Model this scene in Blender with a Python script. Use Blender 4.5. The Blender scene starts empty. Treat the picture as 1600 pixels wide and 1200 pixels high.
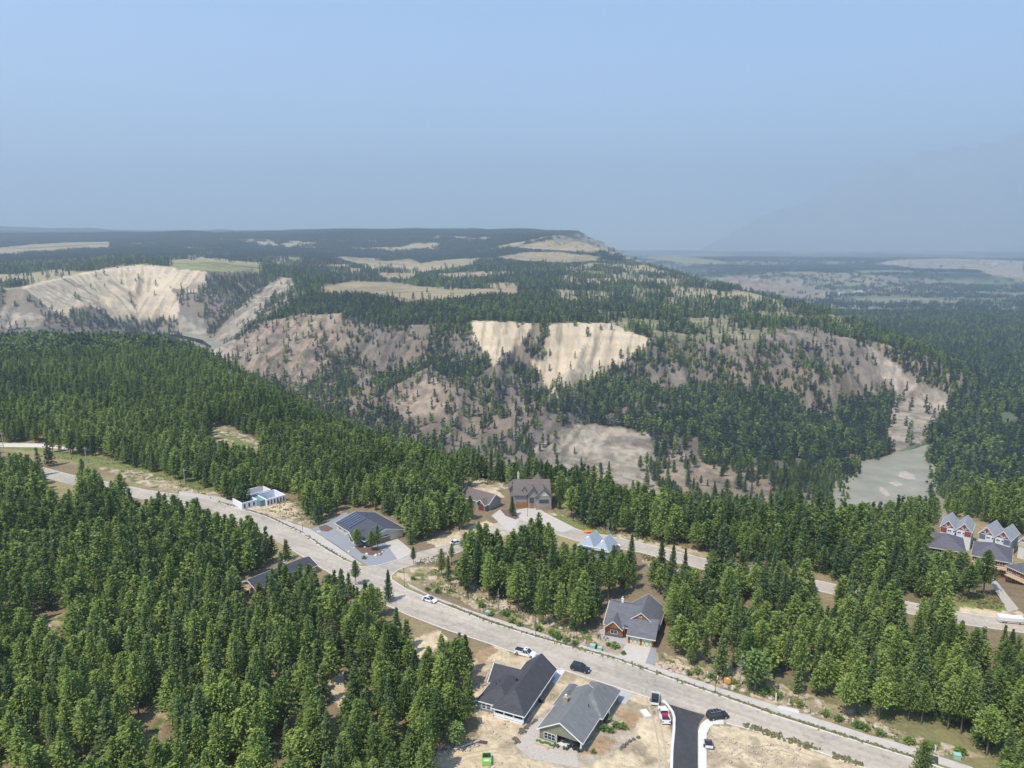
import bpy, math, random
import numpy as np
from mathutils import Vector, Matrix
from mathutils.geometry import tessellate_polygon
R_ = math.radians
sc = bpy.context.scene
# ------------------------------------------------------------------ camera, sky, sun, exposure
F, PT, H = 1150.0, R_(10.83), 100.0
S_, C_ = math.sin(PT), math.cos(PT)
cd = bpy.data.cameras.new('camera'); cam = bpy.data.objects.new('camera', cd); sc.collection.objects.link(cam)
cam.location = (0, 0, H); cam.rotation_euler = (R_(90) - PT, 0, 0)
cd.sensor_width = 36.0; cd.lens = 36.0 * F / 1600.0; cd.clip_start = 1.0; cd.clip_end = 60000.0
sc.camera = cam
SUN_EL, SUN_DIR = R_(60), (-0.74, -0.67)
w = bpy.data.worlds.new('World'); sc.world = w; w.use_nodes = True
nt = w.node_tree; nt.nodes.clear()
sky = nt.nodes.new('ShaderNodeTexSky'); sky.sky_type = 'NISHITA'; sky.sun_disc = False
sky.sun_elevation = SUN_EL; sky.sun_rotation = math.atan2(SUN_DIR[0], SUN_DIR[1])
sky.air_density = 1.0; sky.dust_density = 0.1; sky.ozone_density = 2.2; sky.altitude = 900
bg = nt.nodes.new('ShaderNodeBackground'); bg.inputs[1].default_value = 0.15
wo = nt.nodes.new('ShaderNodeOutputWorld')
nt.links.new(sky.outputs[0], bg.inputs[0]); nt.links.new(bg.outputs[0], wo.inputs[0])
sl = bpy.data.lights.new('sun', 'SUN'); sl.energy = 3.7; sl.angle = R_(0.6); sl.color = (1.0, 0.93, 0.83)
sun = bpy.data.objects.new('sun', sl); sc.collection.objects.link(sun)
n_ = math.hypot(*SUN_DIR)
sdir = Vector((SUN_DIR[0]/n_*math.cos(SUN_EL), SUN_DIR[1]/n_*math.cos(SUN_EL), math.sin(SUN_EL)))
sun.rotation_euler = sdir.to_track_quat('Z', 'Y').to_euler(); sun.location = sdir * 500
vs = sc.view_settings; vs.view_transform = 'Standard'; vs.look = 'None'; vs.exposure = 0.76; vs.gamma = 1.0
cy = sc.cycles; cy.max_bounces = 5; cy.diffuse_bounces = 2; cy.glossy_bounces = 2; cy.transmission_bounces = 2
cy.volume_bounces = 3; cy.transparent_max_bounces = 6; cy.use_denoising = True; cy.denoiser = 'OPENIMAGEDENOISE'
cy.caustics_reflective = False; cy.caustics_refractive = False
rnd = random.Random(7); rng = np.random.default_rng(11)

def P(px, py, z=0.0):
    u = (px-800)/F; v = (py-600)/F; f = S_ + v*C_
    d = (H-z)/f
    return (u*d, d*(C_-v*S_))
def PD(px, py, d):           # point on a sight line at depth d
    u = (px-800)/F; v = (py-600)/F
    return (u*d, d*(C_-v*S_), H-(S_+v*C_)*d)
def project(x, y, z):
    dz = z-H
    dep = y*C_ - dz*S_
    up = y*S_ + dz*C_
    dep = np.maximum(dep, 1e-3)
    return 800+F*x/dep, 600-F*up/dep, dep
def PP(pts, z=0.0): return [P(a, b, z) for a, b in pts]

# ------------------------------------------------------------------ materials
MATS = {}
def mat(name, col, rough=0.8, noise=0.0, scale=1.0, metal=0.0, spec=0.3, bump=0.0, coords='Object', col2=None, tint=False, transl=0.0):
    if name in MATS: return MATS[name]
    m = bpy.data.materials.new(name); m.use_nodes = True; t = m.node_tree; t.nodes.clear()
    o = t.nodes.new('ShaderNodeOutputMaterial'); b = t.nodes.new('ShaderNodeBsdfPrincipled')
    b.inputs['Roughness'].default_value = rough; b.inputs['Metallic'].default_value = metal
    b.inputs['Specular IOR Level'].default_value = spec
    t.links.new(b.outputs[0], o.inputs[0])
    b.inputs['Base Color'].default_value = (*col, 1)
    if noise > 0 or col2:
        tc = t.nodes.new('ShaderNodeTexCoord'); nz = t.nodes.new('ShaderNodeTexNoise')
        nz.inputs['Scale'].default_value = scale; nz.inputs['Detail'].default_value = 6; nz.inputs['Roughness'].default_value = 0.65
        t.links.new(tc.outputs[coords], nz.inputs['Vector'])
        mr = t.nodes.new('ShaderNodeMapRange'); mr.inputs[1].default_value = 0.3; mr.inputs[2].default_value = 0.7
        t.links.new(nz.outputs[0], mr.inputs[0])
        mx = t.nodes.new('ShaderNodeMix'); mx.data_type = 'RGBA'
        c2 = col2 if col2 else tuple(c*(1+noise) for c in col); c1 = col if col2 else tuple(c*(1-noise) for c in col)
        mx.inputs[6].default_value = (*c1, 1); mx.inputs[7].default_value = (*c2, 1)
        t.links.new(mr.outputs[0], mx.inputs[0]); t.links.new(mx.outputs[2], b.inputs['Base Color'])
        if bump > 0:
            bp = t.nodes.new('ShaderNodeBump'); bp.inputs['Strength'].default_value = bump; bp.inputs['Distance'].default_value = 0.1
            t.links.new(nz.outputs[0], bp.inputs['Height']); t.links.new(bp.outputs[0], b.inputs['Normal'])
    MATS[name] = m; return m

def road_mat(name, c, ang):
    m = bpy.data.materials.new(name); m.use_nodes = True; t = m.node_tree; b = t.nodes['Principled BSDF']; b.inputs['Roughness'].default_value = .88; b.inputs['Specular IOR Level'].default_value = .2
    tc = t.nodes.new('ShaderNodeTexCoord'); out = None
    for sc_, rot, lo, hi, dt in (((.05, .05, .05), 0, .88, 1.1, 4), ((.9, .9, .9), 0, .88, 1.1, 8), ((.012, .55, .2), ang, .86, 1.1, 3), ((.3, .3, .3), .4, .93, 1.06, 6)):
        mp = t.nodes.new('ShaderNodeMapping'); mp.vector_type = 'TEXTURE' if False else 'POINT'; mp.inputs['Rotation'].default_value = (0, 0, -rot); mp.inputs['Scale'].default_value = sc_
        if rot:
            m0 = t.nodes.new('ShaderNodeMapping'); m0.inputs['Rotation'].default_value = (0, 0, -rot); t.links.new(tc.outputs['Object'], m0.inputs[0]); mp.inputs['Rotation'].default_value = (0, 0, 0); t.links.new(m0.outputs[0], mp.inputs[0])
        else: t.links.new(tc.outputs['Object'], mp.inputs[0])
        nz = t.nodes.new('ShaderNodeTexNoise'); nz.inputs['Scale'].default_value = 1; nz.inputs['Detail'].default_value = dt; t.links.new(mp.outputs[0], nz.inputs['Vector'])
        mr = t.nodes.new('ShaderNodeMapRange'); mr.inputs[1].default_value = .3; mr.inputs[2].default_value = .7; mr.inputs[3].default_value = lo; mr.inputs[4].default_value = hi; t.links.new(nz.outputs[0], mr.inputs[0])
        if out is None: out = mr.outputs[0]
        else:
            mm = t.nodes.new('ShaderNodeMath'); mm.operation = 'MULTIPLY'; t.links.new(out, mm.inputs[0]); t.links.new(mr.outputs[0], mm.inputs[1]); out = mm.outputs[0]
    vo = t.nodes.new('ShaderNodeTexVoronoi'); vo.feature = 'DISTANCE_TO_EDGE'; vo.inputs['Scale'].default_value = .11
    nw = t.nodes.new('ShaderNodeTexNoise'); nw.inputs['Scale'].default_value = .5; t.links.new(tc.outputs['Object'], nw.inputs['Vector'])
    ad = t.nodes.new('ShaderNodeVectorMath'); ad.operation = 'MULTIPLY_ADD'; ad.inputs[1].default_value = (6, 6, 0); t.links.new(nw.outputs['Color'], ad.inputs[0]); t.links.new(tc.outputs['Object'], ad.inputs[2]); t.links.new(ad.outputs[0], vo.inputs['Vector'])
    mr = t.nodes.new('ShaderNodeMapRange'); mr.inputs[1].default_value = .004; mr.inputs[2].default_value = .012; mr.inputs[3].default_value = .78; mr.inputs[4].default_value = 1; t.links.new(vo.outputs['Distance'], mr.inputs[0])
    mm = t.nodes.new('ShaderNodeMath'); mm.operation = 'MULTIPLY'; t.links.new(out, mm.inputs[0]); t.links.new(mr.outputs[0], mm.inputs[1])
    vm = t.nodes.new('ShaderNodeVectorMath'); vm.operation = 'SCALE'; vm.inputs[0].default_value = c; t.links.new(mm.outputs[0], vm.inputs['Scale']); t.links.new(vm.outputs[0], b.inputs['Base Color'])
    MATS[name] = m; return m
def foliage(name, dark, light, transl=0.32):
    m = bpy.data.materials.new(name); m.use_nodes = True; t = m.node_tree; t.nodes.clear()
    o = t.nodes.new('ShaderNodeOutputMaterial')
    at = t.nodes.new('ShaderNodeAttribute'); at.attribute_type = 'INSTANCER'; at.attribute_name = 'tint'
    mx = t.nodes.new('ShaderNodeMix'); mx.data_type = 'RGBA'
    mx.inputs[6].default_value = (*dark, 1); mx.inputs[7].default_value = (*light, 1)
    t.links.new(at.outputs['Fac'], mx.inputs[0])
    # clump to clump variation of leaf colour inside one crown
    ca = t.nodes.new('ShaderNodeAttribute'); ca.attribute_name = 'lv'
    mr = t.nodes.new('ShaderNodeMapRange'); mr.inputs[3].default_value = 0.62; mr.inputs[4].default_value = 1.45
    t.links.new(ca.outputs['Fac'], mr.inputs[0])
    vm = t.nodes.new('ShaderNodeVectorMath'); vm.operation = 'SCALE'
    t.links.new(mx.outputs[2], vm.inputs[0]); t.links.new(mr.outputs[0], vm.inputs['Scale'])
    d = t.nodes.new('ShaderNodeBsdfDiffuse'); tr = t.nodes.new('ShaderNodeBsdfTranslucent')
    t.links.new(vm.outputs[0], d.inputs[0]); t.links.new(vm.outputs[0], tr.inputs[0])
    ms = t.nodes.new('ShaderNodeMixShader'); ms.inputs[0].default_value = transl
    t.links.new(d.outputs[0], ms.inputs[1]); t.links.new(tr.outputs[0], ms.inputs[2]); t.links.new(ms.outputs[0], o.inputs[0])
    MATS[name] = m; return m

# ------------------------------------------------------------------ object helpers
def link(o, parent=None):
    sc.collection.objects.link(o)
    if parent is not None: o.parent = parent
    return o
def tag(o, label=None, cat=None, group=None, kind=None):
    if label: o['label'] = label
    if cat: o['category'] = cat
    if group: o['group'] = group
    if kind: o['kind'] = kind
    return o
def empty(name, loc, rz=0.0, label=None, cat=None, group=None):
    o = bpy.data.objects.new(name, None); o.empty_display_size = 0.3
    link(o); o.location = loc; o.rotation_euler = (0, 0, rz)
    return tag(o, label, cat, group)
def mesh_np(name, V, Fq, m, smooth=False):
    """V (n,3), Fq (k,3|4) arrays -> mesh"""
    me = bpy.data.meshes.new(name); V = np.asarray(V, 'f4'); Fq = np.asarray(Fq, 'i4'); k, c = Fq.shape
    me.vertices.add(len(V)); me.vertices.foreach_set('co', V.ravel())
    me.loops.add(k*c); me.loops.foreach_set('vertex_index', Fq.ravel())
    me.polygons.add(k); me.polygons.foreach_set('loop_start', np.arange(0, k*c, c, dtype='i4')); me.polygons.foreach_set('loop_total', np.full(k, c, 'i4'))
    if smooth: me.polygons.foreach_set('use_smooth', np.ones(k, bool))
    me.update(); me.validate()
    if m: me.materials.append(m)
    return me

class MB:
    def __init__(s): s.v = []; s.f = []
    def add(s, vs, fs):
        b = len(s.v); s.v += [tuple(p) for p in vs]; s.f += [tuple(b+i for i in f) for f in fs]; return s
    def box(s, x0, x1, y0, y1, z0, z1, taper=0.0, m=None):
        t = taper
        vs = [(x0,y0,z0),(x1,y0,z0),(x1,y1,z0),(x0,y1,z0),(x0+t,y0+t,z1),(x1-t,y0+t,z1),(x1-t,y1-t,z1),(x0+t,y1-t,z1)]
        if m is not None: vs = [tuple(m @ Vector(v)) for v in vs]
        return s.add(vs, [(0,3,2,1),(4,5,6,7),(0,1,5,4),(1,2,6,5),(2,3,7,6),(3,0,4,7)])
    def prism(s, poly, z0, z1):        # plan polygon, any winding
        n = len(poly)
        ar = sum(poly[i][0]*poly[(i+1)%n][1]-poly[(i+1)%n][0]*poly[i][1] for i in range(n))
        if ar < 0: poly = poly[::-1]
        tris = tessellate_polygon([[Vector((p[0], p[1], 0)) for p in poly]])
        b = [(p[0], p[1], z0) for p in poly] + [(p[0], p[1], z1) for p in poly]
        fs = []
        for t in tris:
            a, c, d = t
            k = (poly[c][0]-poly[a][0])*(poly[d][1]-poly[a][1])-(poly[d][0]-poly[a][0])*(poly[c][1]-poly[a][1])
            if k < 0: c, d = d, c
            fs.append((a+n, c+n, d+n)); fs.append((a, d, c))
        fs += [(i, (i+1)%n, (i+1)%n+n, i+n) for i in range(n)]
        return s.add(b, fs)
    def sheet(s, poly, z):
        tris = tessellate_polygon([[Vector((p[0], p[1], 0)) for p in poly]])
        fs = []
        for a, c, d in tris:
            k = (poly[c][0]-poly[a][0])*(poly[d][1]-poly[a][1])-(poly[d][0]-poly[a][0])*(poly[c][1]-poly[a][1])
            fs.append((a, c, d) if k > 0 else (a, d, c))
        return s.add([(p[0], p[1], z) for p in poly], fs)
    def cyl(s, p0, p1, r0, r1=None, n=8, cap=True):
        p0 = Vector(p0); p1 = Vector(p1); r1 = r0 if r1 is None else r1
        ax = (p1-p0).normalized(); a = ax.orthogonal().normalized(); b = ax.cross(a)
        vs = [p0+(a*math.cos(2*math.pi*i/n)+b*math.sin(2*math.pi*i/n))*r0 for i in range(n)] + [p1+(a*math.cos(2*math.pi*i/n)+b*math.sin(2*math.pi*i/n))*r1 for i in range(n)]
        fs = [(i, (i+1)%n, (i+1)%n+n, i+n) for i in range(n)]
        if cap: fs += [tuple(range(n))[::-1], tuple(range(n, 2*n))]
        return s.add(vs, fs)
    def blob(s, c, r, n=7, m=5, jit=0.18, rr=None):
        rr = rr or rnd; c = Vector(c); vs = []; fs = []
        for j in range(m+1):
            th = math.pi*j/m
            for i in range(n):
                ph = 2*math.pi*i/n; k = 1+rr.uniform(-jit, jit)
                vs.append((c.x+r[0]*k*math.sin(th)*math.cos(ph), c.y+r[1]*k*math.sin(th)*math.sin(ph), c.z+r[2]*k*math.cos(th)))
        for j in range(m):
            for i in range(n):
                a = j*n+i; b = j*n+(i+1)%n; fs.append((a, a+n, b+n, b))
        return s.add(vs, fs)
    def build(s, name, m, parent=None, smooth=False, bevel=0.0):
        me = bpy.data.meshes.new(name); me.from_pydata(s.v, [], s.f); me.validate()
        if smooth:
            for p in me.polygons: p.use_smooth = True
        me.materials.append(m); me.update()
        o = bpy.data.objects.new(name, me); link(o, parent)
        if bevel > 0:
            md = o.modifiers.new('bevel', 'BEVEL'); md.width = bevel; md.segments = 2; md.limit_method = 'ANGLE'
        return o

# ------------------------------------------------------------------ noise
def _hash(ix, iy, seed):
    h = (ix.astype('i8')*374761393 + iy.astype('i8')*668265263 + seed*974711) & 0x7fffffff
    h = ((h ^ (h >> 13))*1274126177) & 0x7fffffff
    return ((h ^ (h >> 16)) & 0xffff)/65535.0
def vnoise(x, y, seed=0):
    ix = np.floor(x); iy = np.floor(y); fx = x-ix; fy = y-iy
    fx = fx*fx*fx*(fx*(fx*6-15)+10); fy = fy*fy*fy*(fy*(fy*6-15)+10)
    a = _hash(ix, iy, seed); b = _hash(ix+1, iy, seed); c = _hash(ix, iy+1, seed); d = _hash(ix+1, iy+1, seed)
    return (a*(1-fx)+b*fx)*(1-fy)+(c*(1-fx)+d*fx)*fy
def fbm(x, y, seed=0, o=4):
    r = 0; a = 0.5; t = 0
    for i in range(o):
        c, s = math.cos(i*0.9), math.sin(i*0.9)
        r = r+a*vnoise((x*c-y*s)*2**i, (x*s+y*c)*2**i, seed+i*17); t += a; a *= 0.5
    return r/t
def sst(a, b, x):
    t = np.clip((x-a)/(b-a), 0, 1); return t*t*(3-2*t)
def pip(px, py, poly):
    ins = np.zeros(np.shape(px), bool); n = len(poly); j = n-1
    for i in range(n):
        xi, yi = poly[i]; xj, yj = poly[j]
        if yi != yj:
            c = ((yi > py) != (yj > py)) & (px < (xj-xi)*(py-yi)/(yj-yi)+xi); ins ^= c
        j = i
    return ins
def pldist(x, y, pts, closed=False):
    """distance to a polyline and arc length of the nearest point"""
    best = np.full(np.shape(x), 1e18); arc = np.zeros(np.shape(x)); acc = 0.0
    n = len(pts)
    for i in range(n if closed else n-1):
        ax, ay = pts[i]; bx, by = pts[(i+1) % n]; dx, dy = bx-ax, by-ay; L2 = dx*dx+dy*dy
        if L2 < 1e-9: continue
        L = math.sqrt(L2); t = np.clip(((x-ax)*dx+(y-ay)*dy)/L2, 0, 1)
        d = (x-ax-t*dx)**2+(y-ay-t*dy)**2; m = d < best
        best = np.where(m, d, best); arc = np.where(m, acc+t*L, arc); acc += L
    return np.sqrt(best), arc
# ------------------------------------------------------------------ the lie of the land
def rim(pts): return [PD(*p) for p in pts]
A_RIM = [(-700,500,860),(-150,500,860),(0,505,825),(150,504,830),(250,510,790),(305,535,680),(350,570,545),(450,630,410),(540,667,358),(650,692,330),(750,708,312),(850,720,303),(950,747,280),(1050,767,266),(1200,782,258),(1350,795,262),(1430,795,290),(1520,790,305),(1600,780,320),(1900,760,340),(2300,740,350)]
A_POLY = [(a, b) for a, b, c in rim(A_RIM)] + [(900, -300), (-900, -300)]
C_RIM = [(-700,470,1350),(-150,465,1400),(40,449,1450),(110,433,1650),(180,420,1750),(250,417,1780),(320,423,1750),(358,425,1850),(398,424,2050),(438,432,1820),(455,438,1650),(478,462,1400),(440,492,1260),(400,506,1240),(530,490,1200),(600,512,1150),(740,504,1100),(838,505,1090),(900,506,1080),(1010,528,1050),(1080,530,1060),(1150,540,1030),(1250,520,1080),(1360,533,1085),(1440,552,1060),(1500,584,1000),(1520,582,1060),(1480,562,1120),(1400,528,1180),(1300,491,1370),(1200,464,1720),(1100,441,2150),(1020,418,2550),(960,394,2900),(905,376,3150),(858,368,3350)]
C_POLY = [(a, b) for a, b, c in rim(C_RIM)] + [(150,3700),(500,5200),(-200,9000),(-9000,9000),(-9000,1500)]
CC = [PD(*p) for p in C_RIM] + [PD(*p) for p in [
 (650,474,1280),(560,455,1650),(700,452,1700),(800,452,1700),(650,440,1950),(450,440,1950),(350,410,2000),(280,412,1950),
 (100,420,2100),(200,405,2300),(0,420,1900),(560,412,2600),(640,412,2800),(740,410,2900),(600,428,2250),(800,425,2250),(900,440,1900),(950,470,1550),(1050,470,1550),(1150,490,1400),(1250,500,1300),
 (1000,430,2250),(900,410,2600),(860,403,2800),(880,385,3250),(820,392,3200),(50,390,3300),(150,385,3400),(300,390,3300),(450,395,3300),(600,398,3500),(720,396,3500),
 (860,370,3800),(700,371,4200),(600,363,4600),(500,365,4600),(400,365,4600),(300,370,4400),(150,373,4400),(0,374,4500),(-200,375,4500),
 (750,366,5200),(600,358,5600),(400,366,6000),(200,366,7000),(0,360,7500),(-300,357,7500),(380,364,8500),(100,357,8500),(500,362,5600),(300,367,6500),(800,366,4600)]]
_cx = np.array([p[0] for p in CC]); _cy = np.array([p[1] for p in CC]); _cz = np.array([p[2] for p in CC])
_K = np.sqrt((_cx[:, None]-_cx)**2+(_cy[:, None]-_cy)**2); _n = len(CC)
_M = np.zeros((_n+3, _n+3)); _M[:_n, :_n] = _K; _M[:_n, _n] = 1; _M[:_n, _n+1] = _cx; _M[:_n, _n+2] = _cy; _M[_n:, :_n] = _M[:_n, _n:].T
_M[:_n, :_n] += np.eye(_n)*-2.0
_W = np.linalg.solve(_M, np.concatenate([_cz, [0, 0, 0]]))
def hC_base(x, y):
    r = _W[_n]+_W[_n+1]*x+_W[_n+2]*y
    for i in range(_n): r = r+_W[i]*np.sqrt((x-_cx[i])**2+(y-_cy[i])**2)
    return np.clip(r, -95, 320)
RIVER_Z = -118.0
def river_level(x): return -118.0 + 26*sst(150, -500, x)
RIVER = [(-900,1560),(-720,1600),(-620,1500),(-560,1400),(-500,1230),(-430,1050),(-345,870),(-210,690),(-70,590),(60,540),(180,512),(262,535),(325,605),(366,678),(421,745),(462,780),(515,802),(585,838),(660,905),(740,1000),(860,1250),(1097,1690),(1300,2100)]
def terrain(x, y, detail=True):
    x = np.asarray(x, 'f8'); y = np.asarray(y, 'f8')
    wob = (fbm(x/45, y/45, 3)-0.5)*26
    # near plateau
    dA, _ = pldist(x, y, A_POLY, True); inA = pip(x, y, A_POLY)
    dA = np.where(inA, -dA, dA)+wob*sst(0, 60, dA)*0.5*np.where(inA, 0, 1)
    hA = -12.5*sst(190, 240, y)*sst(110, 150, x) - 10*sst(560, 880, y)*sst(-50, -200, x)
    dd = np.maximum(dA, 0); hA = hA - np.where(dd < 10, 0.3*dd, 3+0.64*(dd-10))
    # far mesa
    inC = pip(x, y, C_POLY); dC, sC = pldist(x, y, C_POLY, True); dC0 = np.where(inC, -dC, dC)
    g = np.abs(vnoise(sC/125+3.1, dC/420+0.3*vnoise(x/60, y/60, 8), 5)*2-1)
    g2 = np.abs(vnoise(sC/31+1.1, dC/160, 6)*2-1); g3 = np.abs(vnoise(sC/11, dC/60, 9)*2-1)
    amp = sst(0, 110, dC0)
    dC1 = dC0+(g-0.45)*(78-52*sst(-250, -420, x))*amp+(g2-0.4)*22*sst(0, 60, dC0)+(g3-0.4)*10*sst(0, 25, dC0)
    left = sst(-250, -420, x)
    right = sst(330, 450, x); D1 = 62+95*left+65*right; mid = sst(0, 60, x)*sst(350, 290, x); gr = 0.125-.03*mid+0.2*left+0.22*right
    g4 = np.abs(vnoise(sC/4.6, dC/26, 12)*2-1); dC1 = dC1+(g4-.4)*3.2*sst(0, 20, dC0)
    dd = np.maximum(dC1, 0)
    hC = hC_base(x, y) - 26*mid*sst(290, 338, dC1+wob) - np.where(dd < D1, 0.82*dd, 0.82*D1+gr*(dd-D1))
    hC = hC + np.where(inC, 0, 1)*sst(30, 130, dC)*sst(520, 400, dC)*((0.5-g)*34+(0.5-g2)*11)
    hC = hC + (fbm(x/110, y/110, 21)-0.5)*9*np.where(inC, sst(20, 150, dC), 0.3)*sst(5200, 3000, y)
    hC = hC+(fbm(x/520, y/520, 51, 3)-.5)*64*np.where(inC, 1, 0)*sst(3400, 4600, y)
    # valley floor and river bed
    fl = river_level(x)-5+9*sst(380, 480, x) - 26*sst(1500, 3500, y) + (fbm(x/90, y/90, 31)-0.5)*8
    dR, _ = pldist(x, y, RIVER)
    rw = 1-.76*sst(672, 760, y)*sst(200, 350, x)-.45*sst(100, -100, x); fl = fl - (9*sst(44, 27, dR/rw)+.001)*sst(1150, 1000, y*np.where(x < 0, .5, 1))
    fl = fl + np.where(x > 560, 1, 0)*0
    k = 6.0
    m = np.maximum(np.maximum(hA, hC), fl)
    h = m+k*np.log(np.exp((hA-m)/k)+np.exp((hC-m)/k)+np.exp((fl-m)/k))-0.0
    # exact flat plateau where it is far above the other sheets
    h = np.where(inA & (hA > hC+25), hA, h)
    # far side of the big valley: bluffs and benches
    bl = 60*sst(4300, 4700, y+(fbm(x/500, y/500, 44)-0.5)*1500)+30*sst(6000, 6400, y+(fbm(x/400, y/400, 45)-0.5)*1500)
    h = h + np.where(inC, 0, bl)*sst(900, 1500, x)
    if detail:
        rough = np.where(inA, 0.0, 1.0)
        h = h + rough*(fbm(x/9, y/9, 61)-0.5)*3.0*sst(1500, 900, y) + rough*sst(1100, 800, y)*sst(400, 500, y)*(h > RIVER_Z+6)*((fbm(x/16, y/16, 62)-.5)*9)
    return h
def hit(px, py):
    """where a sight line meets the ground"""
    for d in np.concatenate([np.arange(120, 1500, 2.0), np.arange(1500, 9000, 10.0)]):
        x, y, z = PD(px, py, d)
        if z <= float(terrain(x, y, False)): return x, y, float(terrain(x, y))
    return x, y, z

# outlines of real patches on the land, as seen from the air (px outline, depth range, albedo)
CREAM, PALE, GREY, PINK, DRY, DRYG = (.66,.53,.36), (.48,.40,.30), (.27,.22,.17), (.40,.31,.22), (.40,.32,.19), (.30,.29,.13)
PATCH = [
 (CREAM,1200,2100,[(34,447),(110,430),(180,416),(240,414),(322,424),(322,447),(300,458),(265,447),(280,478),(277,500),(180,500),(160,480),(120,480),(105,498),(80,484),(60,466)]),
 (PALE,900,1700,[(-40,470),(25,484),(75,498),(60,512),(-40,512)]),
 (PALE,1100,1900,[(277,492),(318,500),(332,545),(322,575),(300,555),(282,520)]),
 (PALE,1150,1900,[(322,560),(332,530),(352,505),(380,480),(430,438),(458,432),(456,446),(420,470),(396,500),(360,545),(342,575)]),
 (PINK,700,1300,[(345,565),(375,530),(425,502),(470,492),(535,490),(538,520),(515,560),(490,590),(470,612),(440,615),(400,600)]),
 (CREAM,900,1300,[(738,502),(834,504),(822,530),(800,548),(782,556),(772,572),(760,552),(740,530)]),
 (CREAM,850,1250,[(858,507),(900,504),(955,506),(1012,528),(1006,548),(965,572),(920,596),(885,612),(862,592),(846,572),(850,540)]),
 (CREAM,800,1150,[(826,560),(850,566),(868,590),(872,622),(858,612),(842,588)]),
 (PALE,550,900,[(832,705),(866,676),(905,664),(965,666),(1010,680),(1025,700),(1012,740),(1060,790),(900,790)]),
 (PINK,540,900,[(1045,700),(1090,716),(1130,738),(1180,752),(1232,778),(1200,800),(1080,790),(1030,745)]),
 (PALE,700,1200,[(1352,536),(1372,548),(1400,572),(1440,602),(1478,616),(1484,650),(1442,690),(1400,704),(1380,690),(1388,650),(1400,616),(1372,580)]),
 (PALE,800,1200,[(1448,538),(1490,552),(1522,574),(1515,584),(1480,566)]),
 (GREY,800,1150,[(1020,580),(1050,572),(1085,590),(1075,612),(1040,615),(1015,600)]),
 (GREY,800,1200,[(1190,525),(1250,505),(1290,522),(1330,530),(1345,545),(1300,552),(1240,535),(1200,545)]),
 (GREY,800,1200,[(1330,545),(1352,540),(1372,590),(1380,620),(1350,640),(1340,600)]),
 (GREY,750,1150,[(600,520),(650,518),(640,545),(600,590),(560,610),(545,590),(580,555)]),
 (PINK,700,1000,[(630,610),(680,590),(700,630),(660,660),(600,640)]),
 (GREY,900,1150,[(1090,535),(1130,540),(1180,565),(1150,570),(1110,552)]),
 (DRY,1200,2100,[(498,450),(540,441),(600,440),(640,446),(700,452),(760,451),(808,448),(808,459),(750,468),(690,474),(640,478),(600,470),(540,462)]),
 (DRYG,1700,2400,[(262,407),(320,403),(362,410),(405,413),(412,422),(370,424),(330,424),(276,420)]),
 (DRY,2300,3300,[(520,402),(545,401),(600,408),(640,404),(660,411),(735,405),(742,412),(700,418),(660,424),(600,415),(560,411)]),
 (DRY,2900,3700,[(793,384),(830,380),(868,374),(905,376),(948,390),(925,394),(880,391),(835,389)]),
 (DRY,2400,3200,[(775,402),(820,394),(870,394),(940,401),(930,406),(880,410),(830,408)]),
 (DRY,2700,3900,[(-20,389),(50,382),(100,379),(172,377),(172,386),(110,388),(60,392),(-20,398)]),
 (PINK,2000,2500,[(505,421),(560,424),(580,430),(520,431)]),
 (DRYG,2100,3000,[(445,399),(470,400),(472,406),(450,405)]),
 (DRY,1900,2400,[(590,426),(650,428),(640,434),(600,432)]),
 (DRYG,1000,1400,[(1288,494),(1330,492),(1340,500),(1310,506)]),
 (PINK,2800,5600,[(1122,434),(1150,431),(1210,438),(1240,444),(1292,456),(1292,468),(1240,468),(1185,458),(1130,448)]),
 (PALE,3500,9000,[(1365,412),(1400,406),(1480,404),(1550,406),(1600,408),(1600,436),(1560,432),(1530,424),(1470,422),(1420,420)]),
 (PALE,4000,12000,[(1300,378),(1360,376),(1430,376),(1430,382),(1340,384)]),(PALE,4000,12000,[(1215,390),(1290,386),(1310,394),(1240,397)]),
 (PALE,4000,12000,[(1380,391),(1500,390),(1505,397),(1385,396)]),(PALE,4000,12000,[(1525,374),(1560,372),(1560,379),(1530,380)]),
 (DRYG,3500,9000,[(1000,402),(1060,400),(1130,408),(1080,412)]),
]
for P_ in PATCH:   # enclosing box for speed
    pass
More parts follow.
